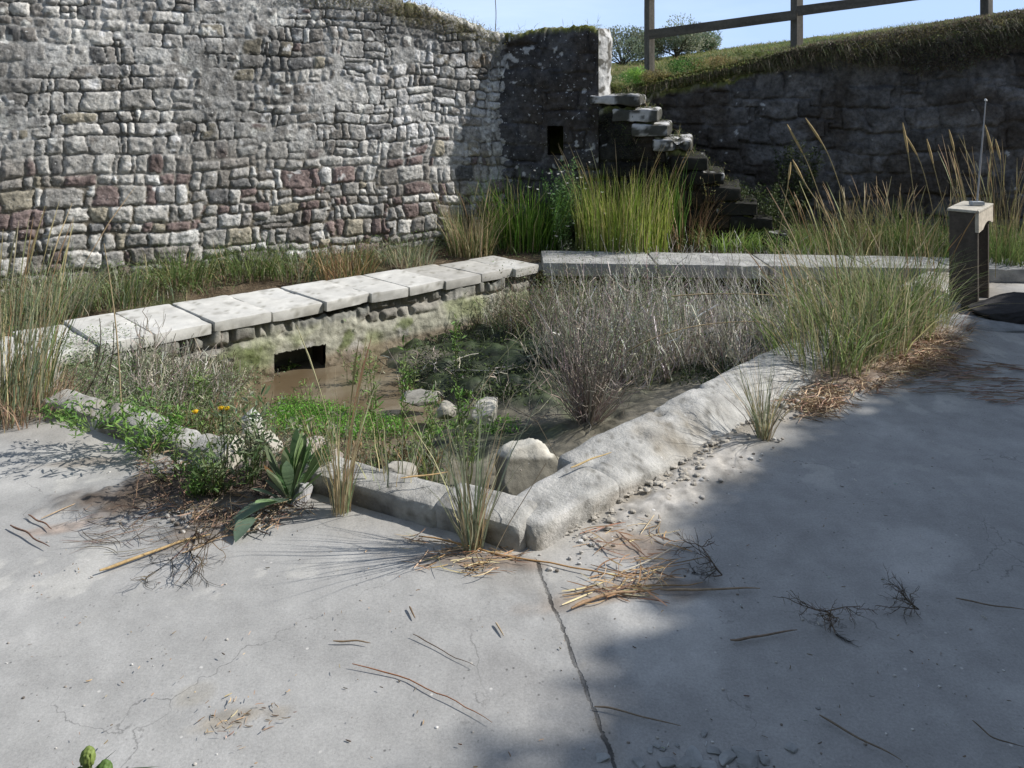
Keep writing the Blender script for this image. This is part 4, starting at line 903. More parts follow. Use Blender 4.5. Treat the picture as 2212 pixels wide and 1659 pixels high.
def sprig(label, b, h, r, ns, nl, ls, lc, sc, seed, name='weed', cat='weed', ratio=.35, mat=None, wigs=.05, srad=.0025, leafstart=.2, group=None):
    rg = np.random.default_rng(seed); mb = MB(); shrub(mb, b, h, r, ns, nl, ls, lc, sc, rg, wigs=wigs, ratio=ratio, srad=srad, leafstart=leafstart)
    return tag(mb.build(name, mat or M_veg, smooth=False, origin=vec(*b)), label, cat, group)
FR = [(.07, .14, .03), (.10, .18, .04), (.13, .21, .06)]
sprig('feathery low green weed in the dark litter in front of the yellow flowers', P(425, 1085), .20, .11, 22, 420, .022, FR, (.08, .12, .04), 70, ratio=.3)
sprig('bright green grassy weed left of the yellow flowers, spilling over the kerb', P(330, 985), .22, .2, 24, 380, .05, FR, (.12, .17, .06), 71, ratio=.2)
sprig('fine pale weed sprigs directly behind the broad-leaved plant', P(560, 1035), .34, .2, 26, 420, .03, GREYG, (.14, .16, .08), 72, ratio=.3)
sprig('leafy upright weed between the yellow flowers and the broad-leaved plant', P(535, 1060), .36, .17, 12, 150, .05, [(.07, .11, .045), (.12, .15, .09)], (.10, .13, .05), 73, ratio=.25)
sprig('green sprawling weed on the cream kerb at the left end of the front rim', P(200, 925, .1), .14, .25, 26, 500, .03, FR, (.11, .16, .06), 74, ratio=.3)
sprig('grey-green weed between the broad-leaved plant and the straw tuft', P(690, 1045), .34, .12, 16, 240, .035, GREYG + FR, (.15, .17, .08), 75, ratio=.25)
sprig('low dark green weed at the front edge of the litter', P(380, 1040), .18, .18, 16, 220, .025, [(.06, .10, .03), (.09, .13, .04)], (.08, .09, .04), 76, ratio=.35)
# ---- tall stalks in the water
for i, (u, v, h, u2, lab) in enumerate([(745, 800, .46, 738, 'thin upright weed with drooping leaves standing in the brown water'), (580, 800, .30, 585, 'leafy sprig before the dark drain opening'),
      (866, 955, .62, 868, 'tall leafy weed stem rising from the mud right of the water'), (628, 850, .16, 622, 'short weed with yellow buds at the water edge below the drain'), (985, 800, .45, 975, 'thin weed stem standing on the algae mound'),
      (1000, 960, .42, 1010, 'green stem leaning beside the cream pointed stone'), (820, 1010, .42, 812, 'pale stem with small leaves behind the straw tuft')]):
    sprig(lab, mudP(u, v), h, .05, 3 + i % 2, 60 + 8 * i, .045, FR, (.12, .15, .06), 80 + i, ratio=.25, srad=.0035, wigs=.03)

# ---- left edge
tuft('tall dense grass clump at the left edge of the picture, brown at its base', 'grass tuft', P(-5, 895), .88, 480, .24, (.02, .35), .0045, GREYG + STRAW + GREEN, [.25, .2, .15, .1, .1, .05, .05, .05, .05], 10, droop=.1, heads=20)
tuft('low dry brown grass at the foot of the left clump', 'grass tuft', P(35, 890), .26, 420, .26, (.1, .7), .004, [(.26, .18, .12), (.32, .24, .17), (.2, .14, .1)], None, 11)
for i, (u, v, h, du, lab) in enumerate([(262, 905, .86, -22, 'single very tall straw stalk bending left before the pale coping'), (228, 830, .34, 10, 'short dark bare stem before the left coping slabs'), (205, 800, .30, 6, 'thin dark bent stem left of the straw stalk'), (180, 860, .30, 30, 'leaning thin dark stem above the weedy bank')]):
    b = P(u, v); mb = MB(); tt = np.linspace(0, 1, 9)[:, None]; Pp = b + tt * vec(du * .004, 0, h) + np.sin(tt * 3) * vec(.02, 0, 0); add_tubes(mb, [Pp], [np.linspace(.0045, .002, 9)], 4, [(.36, .29, .18) if i == 0 else (.10, .09, .07)])
    tag(mb.build('stalk', M_dry, origin=b), lab, 'stalk')

# ---- weedy bank at the left end of the basin (ground cover)
def field(poly_uv, n, fn, z=0.0, seed=0, pf=None):
    rg = np.random.default_rng(seed); pts = np.array(poly_uv, float); lo = pts.min(0); hi = pts.max(0); out_ = []
    while len(out_) < n:
        q = rg.uniform(lo, hi); 
        ins = False; j = len(pts) - 1
        for i in range(len(pts)):
            if (pts[i][1] > q[1]) != (pts[j][1] > q[1]) and q[0] < (pts[j][0] - pts[i][0]) * (q[1] - pts[i][1]) / (pts[j][1] - pts[i][1]) + pts[i][0]: ins = not ins
            j = i
        if ins: out_.append((pf or (lambda u, v: P(u, v, z)))(q[0], q[1]))
    return np.array(out_)
def cover(label, cat, name, pts, h, nb, cols, width, lean, seed, mat=None, leaf=None, lcols=None, nl=0, spread=.05, stems=0, scol=None, droop=.3, srad=.0024):
    rg = np.random.default_rng(seed); mb = MB(); n = len(pts)
    if nb:
        idx = rg.integers(0, n, nb); b = pts[idx] + rg.normal(size=(nb, 3)) * vec(spread, spread, 0); blades(mb, b, h * rg.uniform(.35, 1.1, nb) * (.8 + .5 * vnoise(b * 2.5, 3)), rg.uniform(*lean, nb), width * rg.uniform(.7, 1.3, nb), pal(nb, rg, cols), rg, 4, droop)
    if nl:
        idx = rg.integers(0, n, nl); hh = h * rg.random(nl) ** .8 * (.55 + .45 * (1 + vnoise(pts[idx] * 4, 9)))
        pos = pts[idx] + rg.normal(size=(nl, 3)) * vec(spread, spread, 0) + np.stack([0 * hh, 0 * hh, hh], -1); leaves(mb, pos, rand_dir(nl, rg) + vec(0, 0, .5) + .3 * rg.normal(size=(nl, 3)), leaf * rg.uniform(.5, 1.3, nl), pal(nl, rg, lcols), rg, .45)
    if stems:
        idx = rg.integers(0, n, stems); K = 6; t_ = np.linspace(0, 1, K)[None, :, None]; d = rand_dir(stems, rg); hh = (h * rg.uniform(.5, 1.2, stems))[:, None, None]; ln = rg.uniform(0, .8, stems)[:, None, None]
        Pp = pts[idx][:, None, :] + hh * (t_ * vec(0, 0, 1) * (1 - .4 * ln) + ln * d[:, None, :] * t_) + .05 * hh * rg.normal(size=(stems, K, 3)) * t_
        add_tubes(mb, Pp, np.full((stems, 1), srad) * rg.uniform(.6, 1.8, (stems, 1)) * np.linspace(1, .5, K)[None, :], 3, pal(stems, rg, scol or DEAD))
    return tag(mb.build(name, mat or M_veg, smooth=False), label, cat, None, 'stuff')
bankpts = field([(90, 770), (330, 745), (600, 790), (600, 860), (500, 930), (330, 925), (190, 880), (90, 850)], 900, None, seed=31, pf=mudP)
cover('grey-green low scrub covering the bank at the left end of the basin', 'ground cover', 'ground_cover', bankpts, .13, 1500, GREYG + GREEN, .004, (.2, .9), 32, leaf=.014, lcols=[(.11, .16, .07), (.16, .21, .11), (.08, .12, .05), (.20, .24, .15)], nl=19000, spread=.06, stems=500)
twp = field([(290, 760), (520, 750), (560, 850), (480, 915), (300, 900)], 200, None, seed=33, pf=mudP)
cover('tangle of bleached dead stalks on the left bank below the coping', 'dead stalks', 'dead_stalks', twp, .30, 0, DEAD, .004, (.2, .9), 34, mat=M_dry, stems=420, scol=[(.42, .39, .34), (.33, .30, .26), (.25, .22, .18)])

# ---- weed strip at the foot of the sunlit wall
stripL = field([(0, 615), (150, 600), (330, 565), (560, 540), (960, 540), (960, 562), (720, 585), (540, 608), (330, 645), (180, 680), (0, 760)], 1500, None, seed=41, pf=soilP)
cover('green weeds and dry grass along the foot of the sunlit wall', 'ground cover', 'weed_strip', stripL, .17, 6000, GREEN + GREYG + [(.20, .14, .10), (.25, .19, .12)], .005, (.1, .8), 42, leaf=.016, lcols=GREEN + [(.10, .15, .05), (.14, .17, .09)], nl=15000, spread=.06, stems=700, scol=[(.24, .18, .12), (.16, .14, .08)])
for i, (u, v, h, n, cols, lab) in enumerate([(745, 585, .36, 260, [(.20, .13, .07), (.26, .17, .09), (.10, .12, .04)], 'reddish-brown grass clump against the sunlit wall'), (540, 590, .34, 260, GREEN, 'fresh green clump at the wall foot left of the reddish one'),
      (880, 570, .30, 240, GREYG, 'grey-green clump at the wall foot right of the reddish one'), (640, 600, .34, 240, GREEN + GREYG, 'mixed green clump between the fresh green and reddish clumps'), (390, 610, .34, 240, GREEN, 'leafy green clump below the purple stones at the wall foot'),
      (260, 640, .34, 240, GREYG + GREEN, 'grey green clump at the wall foot behind the tall straw stalk'), (120, 690, .42, 260, GREYG, 'thin grass clump behind the left end of the coping')]):
    tuft(lab, 'grass tuft', soilP(u, v), h, n, .24, (.1, .7), .0055, cols, None, 50 + i)

# ---- back strip: clumps against the shaded walls
tuft('rich green rush clump in the corner under the shaded return wall', 'grass tuft', soilP(1135, 528), .82, 900, .40, (.03, .5), .0075, [(.10, .19, .03), (.14, .24, .04), (.06, .12, .02)], None, 60, droop=.35)
tuft('bright yellow-green tall grass clump in front of the niche wall', 'grass tuft', soilP(1345, 538), .88, 1300, .46, (.0, .24), .0065, [(.19, .25, .045), (.26, .31, .07), (.12, .19, .03), (.30, .27, .12)], None, 61, droop=.15, heads=22)
tuft('dry pale grass clump at the left of the rush clump before the corner', 'grass tuft', soilP(1020, 548), .62, 420, .22, (.05, .5), .0055, STRAW + GREEN, None, 62, heads=14)
tuft('reddish-brown dry stems right of the bright grass clump', 'grass tuft', soilP(1485, 535), .78, 110, .22, (.02, .5), .005, [(.17, .10, .06), (.22, .14, .08), (.13, .09, .05)], None, 63, mat=M_dry)
tuft('short fresh grass at the foot of the stone steps', 'grass tuft', soilP(1570, 535), .30, 420, .32, (.1, .8), .007, [(.14, .22, .05), (.20, .28, .08)], None, 64)
tuft('short fresh grass between the steps and the dark wall', 'grass tuft', soilP(1690, 537), .28, 380, .30, (.1, .8), .007, [(.12, .20, .05), (.18, .24, .07)], None, 65)
tuft('dull olive grass clump before the dark wall, right of the steps', 'grass tuft', soilP(1800, 535), .5, 260, .34, (.05, .55), .006, [(.08, .12, .03), (.12, .14, .045), (.18, .17, .08)], None, 66, heads=18)
tuft('tangled olive and straw grass clump behind the green kerb grass', 'grass tuft', soilP(1900, 540), .55, 300, .36, (.05, .6), .006, [(.08, .11, .035), (.14, .14, .06), (.22, .19, .09)], None, 67, heads=20)
tuft('dark olive grass clump just left of the wooden bench', 'grass tuft', soilP(2000, 560), .6, 300, .30, (.05, .55), .006, [(.06, .10, .025), (.10, .13, .04)], None, 68, heads=14)
tuft('green grass clump directly right of the wooden bench', 'grass tuft', soilP(2165, 590), .55, 1100, .35, (.05, .5), .006, GREEN + [(.14, .18, .06)], None, 69, heads=12)
tuft('tall thin seeding grass behind the wooden bench at the right edge', 'grass tuft', soilP(2170, 560), .95, 150, .4, (.02, .3), .005, [(.16, .16, .07), (.25, .21, .12)], None, 70, heads=40)
sprig('white-flowered climbing weed between the two green grass clumps', soilP(1215, 550), .98, .22, 30, 1500, .03, [(.08, .16, .05), (.11, .20, .07)], (.10, .15, .06), 90, ratio=.35, wigs=.04)
mb = MB(); rg = np.random.default_rng(9)
q = soilP(1215, 548); n = 26; pos = q + np.stack([rg.normal(0, .16, n), rg.normal(0, .08, n) - .1, rg.uniform(.1, .95, n)], -1)
for k in range(5): leaves(mb, pos, rand_dir(n, rg) + vec(0, 0, .4), .024, np.tile(vec(.75, .75, .74), (n, 1)), rg, .6)
tag(mb.build('white_flowers', M_veg, smooth=False), 'small white flowers dotted over the climbing weed', 'flowers', kind='stuff')
backp = field([(960, 545), (2050, 545), (2212, 560), (2212, 520), (1600, 505), (1000, 530)], 1200, None, seed=44, pf=soilP)
cover('low weeds and seedlings along the foot of the shaded walls', 'ground cover', 'weed_strip', backp, .16, 3500, GREEN + [(.16, .13, .07)], .006, (.1, .8), 45, leaf=.02, lcols=[(.09, .16, .04), (.13, .2, .05), (.07, .11, .03)], nl=9000, spread=.07, stems=260)
tuft('leafy green sprout against the wall below the steps', 'grass tuft', soilP(1460, 530), .95, 60, .07, (.02, .2), .012, [(.07, .15, .03)], None, 71)

sprig('dark leafy scrub hiding the lowest stone steps', soilP(1660, 515), .62, .40, 60, 3600, .035, [(.03, .045, .016), (.05, .07, .025)], (.06, .05, .035), 95, name='shrub', cat='shrub', ratio=.4)
sprig('small dark bush against the dark wall just right of the steps', soilP(1740, 510) + vec(0, .25, 0), 1.0, .30, 40, 2600, .035, [(.03, .042, .016), (.045, .06, .022)], (.06, .05, .035), 96, name='shrub', cat='shrub', ratio=.4)
sprig('brown and olive dry weed leaning at the bottom of the steps', soilP(1530, 525), .85, .22, 30, 500, .03, [(.14, .12, .05), (.10, .12, .04)], (.20, .15, .09), 97, ratio=.3)
# ---- tall seed-head stalks, each a thing
for i, (ub, vb, Y, pts) in enumerate([
    (1850, 660, 5.5, [(1790, 480), (1745, 350), (1700, 268)]), (1845, 640, 5.5, [(1830, 450), (1790, 330), (1740, 255)]), (1830, 680, 5.4, [(1790, 470), (1740, 400), (1712, 345)]),
    (1670, 555, 6.4, [(1690, 470), (1702, 400), (1708, 350)]), (1990, 600, 6.2, [(1980, 470), (1965, 350), (1950, 265)]), (2030, 560, 6.4, [(2015, 450), (1990, 350), (1955, 290)]),
    (2060, 600, 6.4, [(2045, 470), (2020, 370), (2002, 300)]), (2185, 560, 6.5, [(2170, 450), (2150, 350), (2128, 270)]), (2110, 560, 6.6, [(2090, 440), (2065, 340), (2050, 280)]), (2150, 560, 6.4, [(2160, 440), (2165, 360), (2150, 300)])]):
    b = PD(ub, vb, Y); pp = [b] + [PD(u, v, Y + .05 * k) for k, (u, v) in enumerate(pts)]; pp = np.array(pp); t_ = np.linspace(0, 3, 13); Pp = np.stack([np.interp(t_, range(4), pp[:, k]) for k in range(3)], -1)
    for _ in range(2): Pp[1:-1] = (Pp[:-2] + 2 * Pp[1:-1] + Pp[2:]) / 4
    b = b.copy(); Pp[0, 2] = min(Pp[0, 2], .05)
    rad = np.full(13, .0035); rad[-4:] = [.005, .010, .009, .003]; root = empty('seed_stalk', tuple(Pp[0]), None or ['tall arching straw stalk over the kerb grass, reaching highest and farthest left', 'tall straw stalk bent left beside the highest one', 'bent straw stalk, lowest of the three over the kerb grass', 'lone thin stalk leaning right before the dark wall', 'upright seed stalk against the dark wall, left of the bench', 'long seed stalk leaning left behind the bench', 'yellowish seed stalk just left of the metal rod', 'seed stalk near the right edge leaning left', 'pale seed stalk beside the metal rod, crossing behind it', 'greenish seed stalk right of the metal rod'][i], 'stalk')
    m1 = MB(); add_tubes(m1, [Pp[:10]], [rad[:10]], 4, [(.30, .25, .13)]); m1.build('stem', M_dry, root)
    m2 = MB(); add_tubes(m2, [Pp[9:]], [rad[9:]], 6, [(.46, .34, .16)]); m2.build('seed_head', M_dry, root)

# ---- big green grass along the right rim
KG = [(.12, .17, .055), (.16, .21, .08), (.09, .13, .04), (.20, .22, .12), (.28, .25, .16), (.22, .22, .14)]
for i, (u, v, h, n, sp, lab) in enumerate([(1775, 790, .66, 360, .28, 'green grass clump on the right rim, nearest to the camera of the row'), (1850, 752, .88, 430, .30, 'tall lush grass clump on the right rim, second of the row'), (1925, 715, .74, 500, .28, 'dense grass clump on the right rim, third of the row'), (1975, 690, .55, 300, .24, 'lower yellowish grass clump at the end of the row near the bench')]):
    tuft(lab, 'grass tuft', P(u, v), h, n, sp, (.08, .75), .0052, KG, None, 120 + i, droop=.35, heads=8, leandir=(-.35, 0, 0))
    tuft(['dry brown skirt of dead blades under the nearest rim clump', 'dry brown skirt of dead blades under the second rim clump', 'dry brown skirt of dead blades under the third rim clump', 'dry brown skirt of dead blades under the last rim clump'][i], 'dead grass', P(u + 25, v + 12), .2, 420, sp * 1.15, (.5, 1.3), .004, [(.28, .2, .14), (.34, .26, .18), (.2, .14, .1)], None, 130 + i, name='dead_grass', mat=M_dry, droop=.55)
# ---- dead stalks inside the basin
deadp = field([(1290, 770), (1330, 640), (1420, 610), (1760, 610), (1800, 700), (1700, 790), (1560, 790), (1430, 830)], 500, None, seed=51, pf=mudP)
cover('thicket of bleached dead stalks filling the far right part of the basin', 'dead stalks', 'dead_stalks', deadp, .50, 800, [(.36, .345, .31), (.27, .255, .235), (.44, .42, .385)], .0045, (.05, .5), 52, mat=M_dry, stems=620, scol=[(.50, .48, .44), (.34, .32, .29), (.22, .2, .18)], droop=.1)
deadg = field([(1180, 760), (1200, 640), (1300, 610), (1420, 640), (1500, 780), (1340, 840)], 400, None, seed=53, pf=mudP)
cover('grey-green scrubby stems in the middle of the basin', 'scrub', 'scrub', deadg, .48, 900, GREYG + DEAD, .0045, (.05, .6), 54, stems=500, leaf=.014, lcols=[(.12, .15, .09), (.18, .2, .14), (.08, .11, .05)], nl=5200, spread=.09, scol=DEAD)
shr = field([(960, 680), (985, 620), (1140, 590), (1250, 600), (1250, 720), (1120, 740)], 400, None, seed=55, pf=mudP)
cover('low grey-brown shrub mass in the far left corner of the basin', 'scrub', 'scrub', shr, .34, 1200, GREYG + GREEN + DEAD, .004, (.1, .7), 56, stems=700, leaf=.015, lcols=[(.09, .11, .05), (.15, .15, .09), (.06, .085, .03), (.2, .19, .14)], nl=9000, spread=.08, scol=[(.22, .17, .13), (.34, .3, .25)])
deadg_ = deadg
def broom():
    rg = np.random.default_rng(57); b = mudP(1268, 912); mb = MB()
    shrub(mb, b, .80, .34, 95, 0, .02, DEAD, (.20, .18, .16), rg, wigs=.035, srad=.003, K=9)
    shrub(mb, b, .5, .50, 80, 0, .02, DEAD, (.26, .225, .20), rg, wigs=.05, srad=.0028, K=8)
    shrub(mb, b + vec(0, .1, 0), .72, .28, 40, 900, .014, GREYG, (.14, .13, .1), rg, wigs=.04, srad=.0025)
    for k in range(16):
        a = rg.uniform(0, 2 * pi); twigs(mb, b, (cos(a) * .9, sin(a) * .9, .6), rg.uniform(.3, .55), rg, 3, .003, (.24, .21, .18), 4, .5)
    return tag(mb.build('dead_shrub', M_dry, smooth=False, origin=b), 'purple-brown broom-like dead shrub rooted in the mud in the middle of the basin', 'shrub')
broom()
tuft('blue-grey wiry clump left of the broom-like shrub', 'grass tuft', mudP(1215, 790), .34, 260, .10, (.1, .6), .004, [(.12, .14, .12), (.18, .2, .17), (.08, .09, .07)], None, 140)
# sticks in the algae
sticks = [((1000, 880), (1050, 800), (1160, 690), .006, (.20, .22, .12), 'leaning thick grey-green cane crossing the algae mound'), ((985, 925), (1010, 880), (1068, 800), .004, (.34, .27, .18), 'bent tan reed slanting over the mud'),
    ((880, 850), (960, 790), (1035, 770), .006, (.45, .43, .38), 'white stick lying on the algae, left of the cane'), ((1010, 830), (1100, 800), (1200, 790), .006, (.36, .34, .29), 'grey stick lying along the algae mound'),
    ((1560, 790), (1640, 770), (1725, 700), .006, (.36, .33, .27), 'tan stick slanting up to the right rim'), ((1395, 780), (1560, 740), (1740, 690), .005, (.34, .29, .22), 'long tan cane lying through the dead stalks'), ((1330, 850), (1380, 815), (1450, 800), .006, (.44, .38, .28), 'pale curved stick right of the broom-like shrub'),
    ((940, 800), (1010, 815), (1090, 810), .004, (.5, .48, .43), 'thin bleached stick low on the algae')]
for i, (a, b, c, r, col, lab) in enumerate(sticks):
    a_ = mudP(*a); 
    b_ = PD(b[0], b[1], a_[1] * .98 + .02) if i in (0, 1, 4, 5) else mudP(*b) + vec(0, 0, .05); c_ = PD(c[0], c[1], a_[1] + .1) if i in (0, 1, 4, 5) else mudP(*c) + vec(0, 0, .02)
    t_ = np.linspace(0, 1, 10)[:, None]; Pp = (1 - t_) ** 2 * a_ + 2 * t_ * (1 - t_) * b_ + t_ ** 2 * c_; Pp = Pp + .006 * fbm(Pp, 14, 2, i)[:, None]
    mb = MB(); add_tubes(mb, [Pp], [np.linspace(r, r * .5, 10)], 5, [col]); tag(mb.build('stick', M_bark, origin=a_), lab, 'stick')
def whitetwigs():
    mb = MB(); rg = np.random.default_rng(58)
    for k in range(34):
        q = mudP(rg.uniform(830, 1130), rg.uniform(765, 870)); d = (rg.normal(), rg.normal(), abs(rg.normal()) * .45); twigs(mb, q + vec(0, 0, .02), d, rg.uniform(.1, .3), rg, 2, .004, (.36, .34, .30) if k % 3 else (.08, .08, .06), 3, .7)
    return tag(mb.build('driftwood', M_bark, smooth=False), 'bleached and dark broken twigs strewn over the algae mound', 'twigs', kind='stuff')
whitetwigs()
more_basin()
# duckweed and water plants
dw = field([(580, 890), (620, 860), (720, 875), (850, 905), (900, 940), (740, 945), (600, 930)], 700, None, seed=63, pf=lambda u, v: P(u, v, WZ + .004))
cover('bright green water weed floating at the near edge of the brown water', 'water weed', 'water_weed', dw, .016, 0, GREEN, .004, (.1, .9), 64, leaf=.013, lcols=[(.10, .24, .03), (.15, .31, .05), (.06, .15, .02)], nl=9000, spread=.035)
dw2 = field([(880, 905), (1000, 925), (1110, 910), (1100, 935), (900, 950)], 140, None, seed=65, pf=lambda u, v: mudP(u, v))
cover('small patches of bright green water weed beside the pointed stone', 'water weed', 'water_weed', dw2, .03, 0, GREEN, .004, (.1, .9), 66, leaf=.018, lcols=[(.12, .26, .04), (.16, .30, .06)], nl=1500, spread=.03)
inr_ = field([(280, 930), (520, 900), (700, 960), (950, 1010), (930, 1050), (700, 1010), (500, 980)], 400, None, seed=67, pf=mudP)
cover('mixed weeds crowding the inner side of the front rim', 'ground cover', 'ground_cover', inr_, .18, 900, GREEN + GREYG + [(.28, .2, .12)], .005, (.2, .9), 68, leaf=.024, lcols=[(.07, .12, .035), (.11, .16, .05), (.16, .17, .1)], nl=2000, spread=.05, stems=260, scol=[(.35, .25, .15), (.2, .15, .1)])

# ---- litter on the paving
def litter(label, name, pts, n, ln, cols, seed, dirbias=None, rad=.002, z=.006, mat=None, kind='stuff', cat='litter'):
    rg = np.random.default_rng(seed); idx = rg.integers(0, len(pts), n); a = rg.uniform(0, pi, n) if dirbias is None else rg.normal(dirbias[0], dirbias[1], n)
    L_ = ln * rg.uniform(.25, 1.2, n); d = np.stack([np.cos(a), np.sin(a), 0 * a], -1); s = np.stack([-np.sin(a), np.cos(a), 0 * a], -1); t_ = np.linspace(-.5, .5, 6)
    b = pts[idx] + rg.normal(size=(n, 3)) * vec(.03, .03, 0); b[:, 2] += z + .02 * rg.random(n) ** 2
    Pp = b[:, None, :] + L_[:, None, None] * (t_[None, :, None] * d[:, None, :] + rg.normal(0, .35, n)[:, None, None] * (t_ ** 2)[None, :, None] * s[:, None, :] + rg.normal(0, .05, n)[:, None, None] * t_[None, :, None] * vec(0, 0, 1)); Pp[..., 2] = np.maximum(Pp[..., 2], .004)
    mb = MB(); add_tubes(mb, Pp, (rad * rg.uniform(.5, 1.6, n))[:, None] * np.array([[.5, 1, 1, 1, .9, .4]]), 3, pal(n, rg, cols)); return tag(mb.build(name, mat or M_dry, smooth=False), label, cat, None, kind)
BR = [(.36, .25, .13), (.28, .18, .10), (.44, .35, .22), (.16, .10, .06)]
g = lambda *a, **k: field(*a, None, **k)
litter('straw and reed litter fanned out on the paving right of the corner kerb', 'straw_litter', field([(1290, 1140), (1420, 1130), (1470, 1200), (1440, 1300), (1230, 1310), (1300, 1230)], 200, None, seed=71), 110, .16, BR, 72, (.2, .8), .0018)
litter('dry brown straw mat spilling over the paving beyond the small wiry tuft', 'straw_litter', field([(1690, 880), (1820, 810), (1990, 730), (2080, 740), (2060, 790), (1900, 830), (1760, 910)], 300, None, seed=73), 1500, .16, [(.30, .21, .14), (.22, .15, .10), (.36, .28, .19)], 74, None, .0018, .01)
litter('thin brown litter streaks on the shaded paving right of the straw mat', 'straw_litter', field([(1980, 790), (2212, 790), (2212, 880), (2050, 850), (1900, 850)], 200, None, seed=75), 260, .16, [(.14, .10, .07), (.2, .14, .1)], 76, (.05, .25), .0018)
litter('dark litter, roots and broken stems at the broken front rim', 'litter', field([(300, 960), (420, 1000), (640, 1090), (700, 1110), (560, 1160), (450, 1150), (320, 1080)], 300, None, seed=77), 700, .08, [(.10, .07, .05), (.18, .12, .08), (.26, .19, .13), (.06, .045, .035)], 78, None, .0016, .02)
litter('fine straw caught around the foot of the corner tuft', 'straw_litter', field([(880, 1170), (1100, 1195), (1140, 1225), (1000, 1240), (900, 1200)], 120, None, seed=79), 130, .10, BR + [(.1, .07, .05)], 80, (.0, .5), .0014)
litter('small dry scraps scattered over the sunlit paving', 'scraps', field([(0, 1000), (1250, 1250), (1250, 1659), (0, 1659)], 300, None, seed=81), 90, .014, [(.2, .14, .09), (.3, .22, .14), (.1, .08, .06)], 82, None, .0012, .001)
litter('small dark scraps scattered over the shaded paving', 'scraps', field([(1350, 1350), (1700, 1000), (2212, 850), (2212, 1659), (1350, 1659)], 300, None, seed=83), 90, .014, [(.1, .08, .06), (.18, .14, .1), (.4, .4, .38)], 84, None, .0012, .001)
litter('crumpled brown root scraps on the sunlit paving near the bottom of the picture', 'scraps', field([(480, 1535), (560, 1520), (640, 1555), (520, 1600), (440, 1590)], 80, None, seed=85), 55, .022, [(.22, .16, .10), (.30, .23, .15), (.13, .09, .06)], 86, None, .0011, .002)
litter('fine dark rootlets spread over the paving left of the broken rim', 'rootlets', field([(150, 1100), (330, 1040), (420, 1150), (330, 1210), (180, 1180)], 150, None, seed=87), 90, .16, [(.09, .07, .05), (.13, .1, .08)], 88, (.2, .7), .0009, .002)
def pebbles():
    rg = np.random.default_rng(89); mb = MB(); pts = np.concatenate([field([(300, 1000), (640, 1080), (600, 1150), (400, 1160), (300, 1080)], 170, None, seed=90), field([(1150, 1200), (1500, 1050), (1700, 930), (1700, 960), (1480, 1110), (1200, 1250)], 60, None, seed=91), field([(0, 950), (2212, 950), (2212, 1659), (0, 1659)], 120, None, seed=92)])
    for k, q in enumerate(pts):
        v, f = boxgrid([4, 4, 4]); v = v / np.linalg.norm(v, axis=1)[:, None]; v = v * (1 + .3 * fbm(v + k, 1.5, 2, k)[:, None]); s_ = rg.uniform(.003, .011) * (1 if k < 230 else .45); v = v * s_ * vec(1, rg.uniform(.6, 1), .6)
        mb.add(v + q + vec(0, 0, s_ * .3 + .006 * (k < 230)), f, c=vec(*[(.45, .43, .4), (.3, .27, .24), (.6, .59, .57), (.16, .14, .12)][rg.integers(4)]))
    return tag(mb.build('pebbles', M_rock), 'grit and pebbles strewn along the rim and over the paving', 'pebbles', kind='stuff')
pebbles()
# individual sticks on the paving
def ground_stick(pts, r, col, lab, cat='stick', name='stick', zz=.008):
    pp = np.array([P(u, v) + vec(0, 0, zz + r) for u, v in pts]); K = 14; t_ = np.linspace(0, len(pp) - 1, K); Pp = np.stack([np.interp(t_, range(len(pp)), pp[:, k]) for k in range(3)], -1)
    Pp[1:-1] = (Pp[:-2] + 2 * Pp[1:-1] + Pp[2:]) / 4; Pp = Pp + .004 * fbm(Pp, 12, 2, len(lab))[:, None]
    r = r * .78; mb = MB(); add_tubes(mb, [Pp], [np.interp(np.linspace(0, 1, K), [0, .15, .8, 1], [.6, 1, .7, .3]) * r], 6, [col]); return tag(mb.build(name, M_bark, origin=Pp[0]), lab, cat)
ground_stick([(758, 1446), (875, 1466), (930, 1502), (1000, 1535), (1062, 1571)], .0022, (.30, .14, .07), 'long thin reddish stalk with a bend lying alone on the sunlit paving')
ground_stick([(215, 1242), (300, 1212), (395, 1178), (455, 1165)], .007, (.46, .33, .17), 'thick tan reed stalk lying at the front of the dark litter')
ground_stick([(395, 1200), (470, 1170), (560, 1150), (600, 1125)], .004, (.30, .22, .14), 'brown stem lying right of the thick tan reed')
ground_stick([(22, 1142), (60, 1165), (105, 1190)], .0045, (.18, .11, .08), 'short reddish-brown twig at the far left of the paving')
ground_stick([(60, 1120), (100, 1138), (112, 1150)], .004, (.22, .13, .09), 'short twig just behind the reddish-brown one at far left')
ground_stick([(90, 1125), (150, 1100), (195, 1082)], .003, (.40, .30, .2), 'thin tan twig pointing right at the far left of the paving')
ground_stick([(905, 1168), (990, 1182), (1080, 1210), (1180, 1222), (1300, 1250), (1400, 1262)], .0042, (.42, .25, .11), 'long orange-brown reed trailing from the corner tuft to the right', zz=.012)
ground_stick([(1215, 1292), (1330, 1272), (1480, 1270), (1520, 1262)], .003, (.34, .23, .12), 'thin orange reed in the straw litter')
ground_stick([(1235, 1322), (1290, 1300), (1350, 1290), (1430, 1280)], .0065, (.36, .24, .15), 'thick brown reed stalk at the front of the straw litter')
ground_stick([(1425, 1285), (1500, 1287), (1570, 1282), (1642, 1279)], .005, (.34, .26, .18), 'smooth tan stick at the edge of the shadow')
ground_stick([(1350, 1250), (1400, 1225), (1470, 1190)], .003, (.5, .45, .36), 'pale curved straw standing out right of the litter', zz=.02)
ground_stick([(1578, 1391), (1650, 1380), (1722, 1370)], .0045, (.26, .2, .15), 'brown twig in the shade below the smooth stick')
ground_stick([(1285, 1533), (1350, 1548), (1470, 1580)], .003, (.24, .19, .14), 'thin twig lying across from the paving joint in the shade')
